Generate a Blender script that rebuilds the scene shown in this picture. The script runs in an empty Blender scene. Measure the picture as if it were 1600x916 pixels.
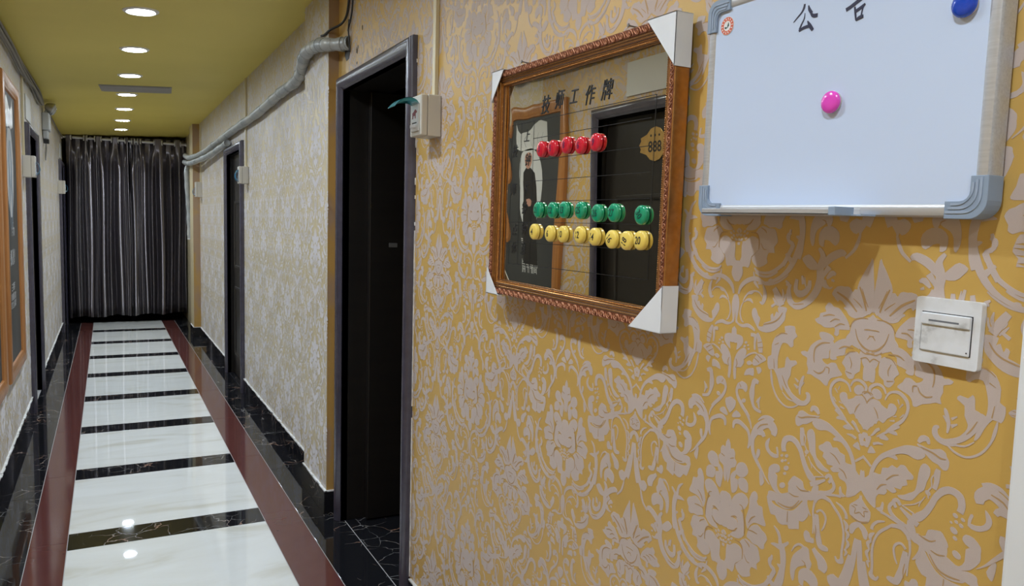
import bpy, math, random
from mathutils import Vector, Matrix
from mathutils.geometry import tessellate_polygon
random.seed(7)
sc = bpy.context.scene
COL = sc.collection
CH = 1.4                     # camera height above the floor

# ------------------------------------------------------------------ camera, world, lamps, exposure
F_PX, YAW, PITCH, ROLL = 1198.26, math.radians(27.884), math.radians(5.031), math.radians(-1.511)
cam_data = bpy.data.cameras.new('camera')
cam_data.sensor_width = 36.0
cam_data.lens = F_PX / 1600 * 36.0
cam_data.clip_start = 0.02
cam = bpy.data.objects.new('camera', cam_data)
COL.objects.link(cam)
fw = Vector((math.sin(YAW) * math.cos(PITCH), math.cos(YAW) * math.cos(PITCH), -math.sin(PITCH)))
rt = Vector((math.cos(YAW), -math.sin(YAW), 0))
dn = fw.cross(rt)
r2 = rt * math.cos(ROLL) + dn * math.sin(ROLL)
d2 = -rt * math.sin(ROLL) + dn * math.cos(ROLL)
cam.matrix_world = Matrix(((r2.x, -d2.x, -fw.x, 0), (r2.y, -d2.y, -fw.y, 0), (r2.z, -d2.z, -fw.z, CH), (0, 0, 0, 1)))
sc.camera = cam
world = bpy.data.worlds.new('world')
sc.world = world
world.use_nodes = True
world.node_tree.nodes['Background'].inputs[0].default_value = (0.6, 0.7, 0.85, 1)
world.node_tree.nodes['Background'].inputs[1].default_value = 0.02
sc.view_settings.view_transform = 'Standard'
sc.view_settings.look = 'None'
sc.view_settings.gamma = 1.0
sc.view_settings.exposure = 0.0
LED_POWER = 120.0                       # emission of the downlight lenses
SPOT_POWER = 42.0                       # beam of each downlight
LED_COLOR = (0.80, 0.92, 1.05)
LIGHT_X = 0.17
LIGHT_Y = [4.37 + 1.003 * k for k in range(7)]          # seven in view
LIGHT_Y_NEAR = [3.37, 2.37, 1.36, 0.36, -0.64, -1.6]    # the row goes on over the viewpoint

# ------------------------------------------------------------------ helpers
def mat(name, color, rough=0.5, metal=0.0, spec=0.5, **k):
    m = bpy.data.materials.new(name)
    m.use_nodes = True
    b = m.node_tree.nodes['Principled BSDF']
    b.inputs['Base Color'].default_value = (*color, 1)
    b.inputs['Roughness'].default_value = rough
    b.inputs['Metallic'].default_value = metal
    b.inputs['Specular IOR Level'].default_value = spec
    for kk, v in k.items():
        b.inputs[kk.replace('_', ' ')].default_value = v
    return m

def nodes(m):
    nt = m.node_tree
    return nt, nt.nodes['Principled BSDF']

def add(nt, t, **k):
    n = nt.nodes.new(t)
    for kk, v in k.items():
        if kk.startswith('i_'):
            n.inputs[kk[2:].replace('_', ' ')].default_value = v
        else:
            setattr(n, kk, v)
    return n

def ramp(nt, src, stops):
    r = nt.nodes.new('ShaderNodeValToRGB')
    e = r.color_ramp.elements
    while len(e) < len(stops): e.new(0.5)
    for q, (p, c) in zip(e, stops):
        q.position = p
        q.color = (*c, 1) if len(c) == 3 else c
    nt.links.new(src, r.inputs[0])
    return r

def noisy(name, stops, scale, rough=0.5, detail=4, bump=0.0, bscale=None, stretch=(1, 1, 1), distort=0.0, **k):
    """Principled material whose colour comes from object space noise."""
    m = mat(name, stops[0][1], rough, **k)
    nt, b = nodes(m)
    tc = add(nt, 'ShaderNodeTexCoord')
    mp = add(nt, 'ShaderNodeMapping')
    mp.inputs['Scale'].default_value = stretch
    nt.links.new(tc.outputs['Object'], mp.inputs[0])
    n = add(nt, 'ShaderNodeTexNoise', i_Scale=scale, i_Detail=detail, i_Distortion=distort)
    nt.links.new(mp.outputs[0], n.inputs[0])
    r = ramp(nt, n.outputs[0], stops)
    nt.links.new(r.outputs[0], b.inputs['Base Color'])
    if bump:
        n2 = add(nt, 'ShaderNodeTexNoise', i_Scale=bscale or scale * 4, i_Detail=3.0)
        nt.links.new(mp.outputs[0], n2.inputs[0])
        bp = add(nt, 'ShaderNodeBump', i_Strength=bump, i_Distance=0.002)
        nt.links.new(n2.outputs[0], bp.inputs['Height'])
        nt.links.new(bp.outputs[0], b.inputs['Normal'])
    return m

class MB:
    def __init__(s): s.v, s.f = [], []
    def quadbox(s, P):
        b = len(s.v); s.v += [tuple(p) for p in P]
        s.f += [(b, b+3, b+2, b+1), (b+4, b+5, b+6, b+7), (b, b+1, b+5, b+4), (b+1, b+2, b+6, b+5), (b+2, b+3, b+7, b+6), (b+3, b, b+4, b+7)]
        return s
    def box(s, x0, x1, y0, y1, z0, z1):
        return s.quadbox([(x0,y0,z0),(x1,y0,z0),(x1,y1,z0),(x0,y1,z0),(x0,y0,z1),(x1,y0,z1),(x1,y1,z1),(x0,y1,z1)])
    def prism(s, poly, z0, z1):
        n = len(poly); b = len(s.v)
        s.v += [(x, y, z0) for x, y in poly] + [(x, y, z1) for x, y in poly]
        for i in range(n):
            j = (i + 1) % n
            s.f.append((b+i, b+j, b+n+j, b+n+i))
        for t in tessellate_polygon([[Vector((x, y, 0)) for x, y in poly]]):
            s.f.append(tuple(b+n+i for i in t)); s.f.append(tuple(b+i for i in reversed(t)))
        return s
    def ribbon(s, pts, z0, z1):
        """pts: (x, y, width): a tapering stroke of real thickness"""
        L, R = [], []
        n = len(pts)
        for i, p in enumerate(pts):
            a = pts[max(0, i-1)]; c = pts[min(n-1, i+1)]
            dx, dy = c[0]-a[0], c[1]-a[1]; l = math.hypot(dx, dy) or 1
            w = p[2] / 2
            L.append((p[0]-dy/l*w, p[1]+dx/l*w)); R.append((p[0]+dy/l*w, p[1]-dx/l*w))
        b = len(s.v)
        for z in (z0, z1):
            s.v += [(x, y, z) for x, y in L] + [(x, y, z) for x, y in R]
        for i in range(n-1):
            s.f.append((b+2*n+i, b+3*n+i, b+3*n+i+1, b+2*n+i+1))
            s.f.append((b+i, b+2*n+i, b+2*n+i+1, b+i+1))
            s.f.append((b+n+i, b+n+i+1, b+3*n+i+1, b+3*n+i))
        s.f.append((b, b+n, b+3*n, b+2*n)); s.f.append((b+n-1, b+3*n-1, b+4*n-1, b+2*n-1))
        return s
    def tube(s, path, r, n=12, cap=True):
        P = [Vector(p) for p in path]; rr = r if isinstance(r, (list, tuple)) else [r]*len(P)
        b = len(s.v); up = Vector((0.13, 0.31, 0.94)).normalized(); u = None
        for i, p in enumerate(P):
            t = (P[min(i+1, len(P)-1)] - P[max(i-1, 0)]).normalized()
            if u is None:
                u = t.cross(up).normalized()
                if u.length < .1: u = t.orthogonal().normalized()
            u = (u - t * u.dot(t)).normalized(); w = t.cross(u)
            for k in range(n):
                a = 2*math.pi*k/n
                s.v.append(tuple(p + (u*math.cos(a) + w*math.sin(a))*rr[i]))
        for i in range(len(P)-1):
            for k in range(n):
                q = (k+1) % n
                s.f.append((b+i*n+k, b+i*n+q, b+(i+1)*n+q, b+(i+1)*n+k))
        if cap:
            s.f.append(tuple(b+k for k in range(n))); e = b+(len(P)-1)*n
            s.f.append(tuple(e+k for k in reversed(range(n))))
        return s
    def lathe(s, prof, n=24, c=(0, 0, 0)):
        """profile of (r, z) about the local z axis"""
        b = len(s.v); m = len(prof)
        for r, z in prof:
            for k in range(n):
                a = 2*math.pi*k/n
                s.v.append((c[0]+r*math.cos(a), c[1]+r*math.sin(a), c[2]+z))
        for i in range(m-1):
            for k in range(n):
                q = (k+1) % n
                s.f.append((b+i*n+k, b+i*n+q, b+(i+1)*n+q, b+(i+1)*n+k))
        s.f.append(tuple(b+(m-1)*n+k for k in range(n)))
        s.f.append(tuple(b+k for k in reversed(range(n))))
        return s
    def sweep(s, prof, path, closed=False):
        """mitred sweep in the local x-y plane: prof (offset inwards->outwards, z), path [(x,y)]"""
        n = len(path); m = len(prof); b = len(s.v)
        for i in range(n):
            def d(a, c):
                v = Vector((c[0]-a[0], c[1]-a[1])); return v.normalized()
            if closed or 0 < i < n-1:
                a = d(path[i-1], path[i]); c = d(path[i], path[(i+1) % n])
            elif i == 0: a = c = d(path[0], path[1])
            else: a = c = d(path[-2], path[-1])
            na = Vector((a.y, -a.x)); nc = Vector((c.y, -c.x))
            mit = (na + nc); mit = mit / max(0.05, mit.dot(na))
            for o, z in prof:
                s.v.append((path[i][0] + mit.x*o, path[i][1] + mit.y*o, z))
        for i in range(n if closed else n-1):
            j = (i+1) % n
            for k in range(m-1):
                s.f.append((b+i*m+k, b+i*m+k+1, b+j*m+k+1, b+j*m+k))
        if not closed:
            s.f.append(tuple(b+k for k in range(m))); s.f.append(tuple(b+(n-1)*m+k for k in reversed(range(m))))
        return s
    def build(s, name, m, parent=None, smooth=False, bevel=0.0, kind=None, mw=None):
        me = bpy.data.meshes.new(name)
        me.from_pydata(s.v, [], s.f)
        me.update()
        return link(name, me, m, parent, smooth, bevel, kind, mw)

def link(name, me, m, parent=None, smooth=False, bevel=0.0, kind=None, mw=None):
    if m:
        me.materials.clear(); me.materials.append(m)
    if smooth:
        me.polygons.foreach_set('use_smooth', [True]*len(me.polygons))
        if smooth != 'all': me.set_sharp_from_angle(angle=math.radians(40))
    o = bpy.data.objects.new(name, me)
    COL.objects.link(o)
    if parent: o.parent = parent
    if mw: o.matrix_world = mw
    if bevel:
        bv = o.modifiers.new('bevel', 'BEVEL'); bv.width = bevel; bv.segments = 2; bv.limit_method = 'ANGLE'
        bv.harden_normals = False
    if kind: o['kind'] = kind
    return o

def tag(o, label, cat, group=None):
    o['label'] = label; o['category'] = cat
    if group: o['group'] = group
    return o

def frame_right(x, y, z, roll=0.0):
    """local x to the right as seen from the corridor, y up, z out of the right wall"""
    return Matrix.Translation((x, y, z)) @ Matrix(((0, 0, -1, 0), (-1, 0, 0, 0), (0, 1, 0, 0), (0, 0, 0, 1))) @ Matrix.Rotation(roll, 4, 'Z')
def frame_left(x, y, z, roll=0.0):
    return Matrix.Translation((x, y, z)) @ Matrix(((0, 0, 1, 0), (1, 0, 0, 0), (0, 1, 0, 0), (0, 0, 0, 1))) @ Matrix.Rotation(roll, 4, 'Z')
def thing(name, label, cat, mw, group=None):
    o = bpy.data.objects.new(name, None)
    o.empty_display_size = 0.05
    COL.objects.link(o)
    o.matrix_world = mw if isinstance(mw, Matrix) else Matrix.Translation(mw)
    return tag(o, label, cat, group)
def structure(o): o['kind'] = 'structure'; return o

def text_mesh(body, size, shear=0.0, bold=0.0, depth=0.0004, hscale=1.0):
    cu = bpy.data.curves.new('writing', 'FONT')
    cu.body = body; cu.size = size; cu.shear = shear; cu.offset = bold; cu.extrude = depth/2
    cu.align_x = 'CENTER'; cu.align_y = 'CENTER'; cu.resolution_u = 3
    t = bpy.data.objects.new('writing', cu)
    COL.objects.link(t)
    me = bpy.data.meshes.new_from_object(t.evaluated_get(bpy.context.evaluated_depsgraph_get()))
    bpy.data.objects.remove(t); bpy.data.curves.remove(cu)
    xs = [v.co.x for v in me.vertices]; ys = [v.co.y for v in me.vertices]
    cx, cy = (min(xs)+max(xs))/2, (min(ys)+max(ys))/2
    for v in me.vertices: v.co.x = (v.co.x-cx)*hscale; v.co.y -= cy
    return me

def spline(pts, sub):
    """Catmull-Rom through open points of any dimension"""
    n = len(pts); out = []
    for i in range(n-1):
        p = [pts[max(0, i-1)], pts[i], pts[i+1], pts[min(n-1, i+2)]]
        for k in range(sub):
            t = k/sub
            out.append(tuple(0.5*((2*b)+(-a+c)*t+(2*a-5*b+4*c-d)*t*t+(-a+3*b-3*c+d)*t**3) for a, b, c, d in zip(*p)))
    out.append(tuple(pts[-1]))
    return out
def spline_closed(pts, sub):
    n = len(pts); out = []
    for i in range(n):
        p = [pts[i-1], pts[i], pts[(i+1) % n], pts[(i+2) % n]]
        for k in range(sub):
            t = k/sub
            out.append(tuple(0.5*((2*b)+(-a+c)*t+(2*a-5*b+4*c-d)*t*t+(-a+3*b-3*c+d)*t**3) for a, b, c, d in zip(*p)))
    return out

# ------------------------------------------------------------------ materials
M = {}
M['paper'] = noisy('wallpaper ground', [(0.3, (0.55, 0.345, 0.085)), (0.7, (0.62, 0.39, 0.105))], 3.0, 0.38, bump=0.08, bscale=900, metal=0.0, spec=0.9)
M['flock'] = noisy('wallpaper flock', [(0.3, (0.50, 0.41, 0.37)), (0.7, (0.55, 0.455, 0.41))], 4.0, 0.5, bump=0.2, bscale=1200, Sheen_Weight=0.25, Sheen_Roughness=0.4)
M['vein'] = mat('wallpaper engraved line', (0.46, 0.29, 0.13), 0.5)
M['paper_glare'] = noisy('wallpaper ground with painted glare', [(0.3, (0.62, 0.52, 0.32)), (0.7, (0.68, 0.57, 0.36))], 3.0, 0.38, bump=0.1, bscale=900)  # the yellow wallpaper again, its grazing glare put into the colour
M['flock_glare'] = noisy('wallpaper flock with painted glare', [(0.3, (0.60, 0.555, 0.56)), (0.7, (0.66, 0.61, 0.615))], 4.0, 0.45, Sheen_Weight=0.3)  # same flock, lightened in colour to paint the grazing sheen
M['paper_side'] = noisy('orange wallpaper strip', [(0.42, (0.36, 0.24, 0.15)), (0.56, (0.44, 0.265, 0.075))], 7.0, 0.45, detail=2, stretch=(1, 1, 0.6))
M['ceiling'] = noisy('olive ceiling paint', [(0.3, (0.74, 0.61, 0.13)), (0.7, (0.80, 0.66, 0.15))], 1.2, 0.5, bump=0.15, bscale=60)
M['white_paint'] = noisy('white trim paint', [(0.3, (0.74, 0.76, 0.78)), (0.7, (0.8, 0.82, 0.84))], 6, 0.4)
M['caulk'] = noisy('white caulk', [(0.35, (0.55, 0.54, 0.52)), (0.65, (0.82, 0.82, 0.82))], 30, 0.7)
M['grout'] = mat('grout', (0.42, 0.41, 0.40), 0.8)
M['red_tile'] = noisy('red brown tile', [(0.3, (0.110, 0.036, 0.032)), (0.7, (0.120, 0.041, 0.035))], 8, 0.07, detail=2)
M['white_tile'] = noisy('white marble', [(0.28, (0.62, 0.60, 0.52)), (0.45, (0.75, 0.755, 0.725)), (0.75, (0.81, 0.825, 0.81))], 2.2, 0.022, detail=7, stretch=(0.7, 2.2, 1), distort=1.5)
def black_marble():
    m = mat('black marble', (0.012, 0.012, 0.014), 0.04, spec=0.4)
    nt, b = nodes(m)
    tc = add(nt, 'ShaderNodeTexCoord')
    geo = add(nt, 'ShaderNodeObjectInfo')
    off = add(nt, 'ShaderNodeVectorMath', operation='SCALE'); off.inputs['Scale'].default_value = 7.0
    sm = add(nt, 'ShaderNodeVectorMath', operation='ADD')
    cb = add(nt, 'ShaderNodeCombineXYZ')
    for i in range(3): nt.links.new(geo.outputs['Random'], cb.inputs[i])
    nt.links.new(cb.outputs[0], off.inputs[0])
    nt.links.new(tc.outputs['Object'], sm.inputs[0]); nt.links.new(off.outputs[0], sm.inputs[1])
    n = add(nt, 'ShaderNodeTexNoise', i_Scale=5.0, i_Detail=5.0)
    nt.links.new(sm.outputs[0], n.inputs[0])
    mix = add(nt, 'ShaderNodeMix', data_type='VECTOR'); mix.inputs[0].default_value = 0.16
    nt.links.new(sm.outputs[0], mix.inputs[4]); nt.links.new(n.outputs['Color'], mix.inputs[5])
    v = add(nt, 'ShaderNodeTexVoronoi', feature='DISTANCE_TO_EDGE', i_Scale=12.0)
    nt.links.new(mix.outputs[1], v.inputs['Vector'])
    rv = ramp(nt, v.outputs['Distance'], [(0.0, (1, 1, 1)), (0.020, (0, 0, 0))])
    n2 = add(nt, 'ShaderNodeTexNoise', i_Scale=4.5, i_Detail=3.0)
    nt.links.new(sm.outputs[0], n2.inputs[0])
    gate = ramp(nt, n2.outputs[0], [(0.48, (0, 0, 0)), (0.62, (1, 1, 1))])
    ml = add(nt, 'ShaderNodeMath', operation='MULTIPLY')
    nt.links.new(rv.outputs[0], ml.inputs[0]); nt.links.new(gate.outputs[0], ml.inputs[1])
    n3 = add(nt, 'ShaderNodeTexNoise', i_Scale=9.0, i_Detail=1.0)
    nt.links.new(sm.outputs[0], n3.inputs[0])
    vc = ramp(nt, n3.outputs[0], [(0.5, (0.42, 0.40, 0.38)), (0.72, (0.50, 0.27, 0.17))])
    mc = add(nt, 'ShaderNodeMix', data_type='RGBA')
    nt.links.new(ml.outputs[0], mc.inputs[0]); mc.inputs[6].default_value = (0.011, 0.011, 0.013, 1)
    nt.links.new(vc.outputs[0], mc.inputs[7])
    nt.links.new(mc.outputs[2], b.inputs['Base Color'])
    return m
M['black_tile'] = black_marble()
M['door'] = noisy('dark door paint', [(0.3, (0.009, 0.007, 0.006)), (0.7, (0.013, 0.010, 0.008))], 30, 0.4, stretch=(1, 1, 0.1))
M['casing'] = noisy('glossy aubergine casing', [(0.3, (0.050, 0.045, 0.064)), (0.7, (0.066, 0.060, 0.088))], 20, 0.27, spec=0.8)
M['dark'] = mat('painted room darkness', (0.03, 0.026, 0.022), 0.9)  # near-black colour stands for the missing light behind doors and curtain
M['steel'] = mat('steel', (0.5, 0.5, 0.5), 0.3, 1.0)
M['dull_steel'] = mat('dull steel', (0.22, 0.21, 0.20), 0.5, 0.6)
M['plastic'] = mat('cream plastic', (0.58, 0.545, 0.48), 0.4)
M['white_plastic'] = mat('white plastic', (0.74, 0.76, 0.79), 0.35)
M['trunking'] = mat('cream trunking', (0.68, 0.60, 0.40), 0.35)
M['black'] = mat('black print', (0.010, 0.010, 0.012), 0.5)

# ------------------------------------------------------------------ the shell
XR, XF, XL = 0.952, 0.96, -0.485
def cz(x): return 2.385 + (x - XL) * 0.0555     # the ceiling dips to the left
Y0, Y1 = -2.2, 12.2
def wall(name, m, segs):
    b = MB()
    for q in segs: b.box(*q)
    return structure(b.build(name, m))

floor = structure(MB().box(XL-0.25, 2.7, Y0-0.1, Y1+0.1, -0.12, -0.0010).build('floor', M['grout']))
def tiles(name, m, x0, x1, cuts, gap=0.0026):
    for a, b in cuts:
        MB().box(x0+gap/2, x1-gap/2, a+gap/2, b-gap/2, -0.0055, random.uniform(-0.00015, 0.00015)).build(name, m, floor, bevel=0.0006)
PIT, ST0 = 0.9645, 3.581
ks = range(-4, 8)
tiles('white_tile', M['white_tile'], -0.172, 0.629, [(ST0+PIT*k+0.187, min(ST0+PIT*(k+1), 11.29)) for k in ks])
tiles('black_strip_tile', M['black_tile'], -0.172, 0.629, [(ST0+PIT*k, ST0+PIT*k+0.187) for k in ks])
bc = [(ST0+PIT*k+0.09, min(ST0+PIT*(k+1)+0.09, 11.29)) for k in ks]
tiles('red_border_tile', M['red_tile'], -0.313, -0.172, bc)
tiles('red_border_tile', M['red_tile'], 0.629, 0.788, bc)
bk = [(ST0-0.05+0.8*k, min(ST0-0.05+0.8*(k+1), 11.29)) for k in range(-5, 10)]
tiles('black_border_tile', M['black_tile'], XL, -0.313, bk)
tiles('black_border_tile', M['black_tile'], 0.788, XR+0.012, bk)
tiles('black_border_tile', M['black_tile'], XL, XF, [(11.29, 11.7), (11.7, 12.2)])
tiles('doorway_tile', M['black_tile'], XR+0.013, 1.75, [(2.0, 2.8), (2.8, 3.6)])
tiles('doorway_tile', M['black_tile'], 1.75, 2.55, [(2.0, 2.8), (2.8, 3.6)])
tiles('doorway_tile', M['black_tile'], XF+0.002, 1.2, [(6.3, 7.5)])

ZT = 2.75
# doors: outer casing edges along the corridor and outer casing top
D1 = (2.535, 3.495, 2.040)
D2 = (6.36, 7.33, 2.010)
L1 = (2.60, 3.50, 2.030)
L2 = (6.22, 7.10, 2.015)
L3 = (10.40, 11.28, 2.03)
CW = 0.058
def holes(y0, y1, doors, x0, x1):
    out = []; y = y0
    for a, b, t in doors:
        out.append((x0, x1, y, a+CW-0.01, 0, ZT)); out.append((x0, x1, a+CW-0.01, b-CW+0.01, t-CW+0.01, ZT)); y = b-CW+0.01
    out.append((x0, x1, y, y1, 0, ZT))
    return out
wall_right = wall('wall_right', M['paper'], holes(0.505, 3.55, [D1], XR, XR+0.2))
wall_right_far = wall('wall_right_far', M['paper_glare'], holes(3.55, Y1, [D2], XF, XF+0.2))
wall_left_near = wall('wall_left_near', M['paper'], holes(Y0, 4.1, [L1], XL-0.2, XL))
wall_left = wall('wall_left', M['paper_glare'], holes(4.1, Y1, [L2, L3], XL-0.2, XL))
wall_right_near = wall('wall_right_near', M['paper'], [(XR, XR+0.2, Y0, 0.42, 0, ZT)])
wall('wall_back', M['dark'], [(XL-0.2, XF+0.2, Y1, Y1+0.15, 0, ZT)])
wall('wall_front', M['white_paint'], [(XL-0.2, XR+0.2, Y0-0.15, Y0, 0, ZT)])
cb = MB().quadbox([(XL-0.2, Y0-0.15, cz(XL-0.2)), (1.2, Y0-0.15, cz(1.2)), (1.2, Y1+0.15, cz(1.2)), (XL-0.2, Y1+0.15, cz(XL-0.2)),
                   (XL-0.2, Y0-0.15, 2.9), (1.2, Y0-0.15, 2.9), (1.2, Y1+0.15, 2.9), (XL-0.2, Y1+0.15, 2.9)])
ceiling = structure(cb.build('ceiling', M['ceiling']))
# pilasters
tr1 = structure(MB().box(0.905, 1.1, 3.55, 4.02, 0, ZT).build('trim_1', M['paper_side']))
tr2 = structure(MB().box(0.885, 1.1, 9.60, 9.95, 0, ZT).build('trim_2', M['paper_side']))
MB().box(0.9045, 0.9052, 3.552, 4.018, 0.12, ZT).build('front_paper', M['paper_glare'], tr1)
MB().box(0.8845, 0.8852, 9.602, 9.948, 0.12, ZT).build('front_paper', M['paper_glare'], tr2)
tr3 = structure(MB().box(XR-0.014, XR+0.15, 0.405, 0.505, 0, ZT).build('trim_3', M['white_paint'], bevel=0.004))
# the unlit room behind the open door
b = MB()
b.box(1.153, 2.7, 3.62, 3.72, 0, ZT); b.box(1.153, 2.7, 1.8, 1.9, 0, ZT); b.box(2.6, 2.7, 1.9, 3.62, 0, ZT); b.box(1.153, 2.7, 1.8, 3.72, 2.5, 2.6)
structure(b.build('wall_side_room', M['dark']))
b = MB(); b.box(1.165, 1.3, 6.2, 7.5, 0, ZT)  # unseen box behind the far right door, added to block light
structure(b.build('wall_light_block', M['dark']))
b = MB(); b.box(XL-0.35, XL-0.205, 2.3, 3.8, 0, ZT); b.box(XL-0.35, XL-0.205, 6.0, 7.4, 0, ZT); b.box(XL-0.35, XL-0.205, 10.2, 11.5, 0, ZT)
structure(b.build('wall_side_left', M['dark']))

# skirting
def skirting(name, runs):
    root = bpy.data.objects.new(name, None); COL.objects.link(root); structure(root)
    for kind, fixed, a, b, sgn in runs:      # kind 'y': runs along y at x = fixed, sticks out by sgn
        n = max(1, round((b-a)/0.8)); cuts = [(a+(b-a)*i/n, a+(b-a)*(i+1)/n) for i in range(n)]
        for c, d in cuts:
            q = MB()
            if kind == 'y': q.box(min(fixed, fixed+sgn*0.011), max(fixed, fixed+sgn*0.011), c+0.0006, d-0.0006, 0.0005, 0.113)
            else: q.box(c, d, fixed-0.011, fixed, 0.0005, 0.113)
            q.build('skirting_tile', M['black_tile'], root, bevel=0.001)
        w = MB(); n2 = max(2, int((b-a)/0.05)); pts = []
        if kind == 'y':
            for i in range(n2):
                c, d = a+(b-a)*i/n2, a+(b-a)*(i+1)/n2; e = random.uniform(0.008, 0.0135); h = random.uniform(0.117, 0.121)
                w.box(min(fixed, fixed+sgn*e), max(fixed, fixed+sgn*e), c, d, 0.113, h)
        else: w.box(a, b, fixed-0.011, fixed, 0.113, 0.118)
        w.build('caulk_line', M['caulk'], root)
skirting('baseboard_right', [('y', XR, 0.51, D1[0]-0.012, -1), ('x', 3.55, 0.894, XR, 1), ('y', 0.905, 3.539, 4.02, -1), ('y', XF, 4.02, D2[0], -1), ('y', XF, D2[1], 9.6, -1), ('x', 9.60, 0.874, XF, 1), ('y', 0.885, 9.589, 9.95, -1)])
skirting('baseboard_left', [('y', XL, 0.0, L1[0], 1), ('y', XL, L1[1], L2[0], 1), ('y', XL, L2[1], L3[0], 1)])

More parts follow.
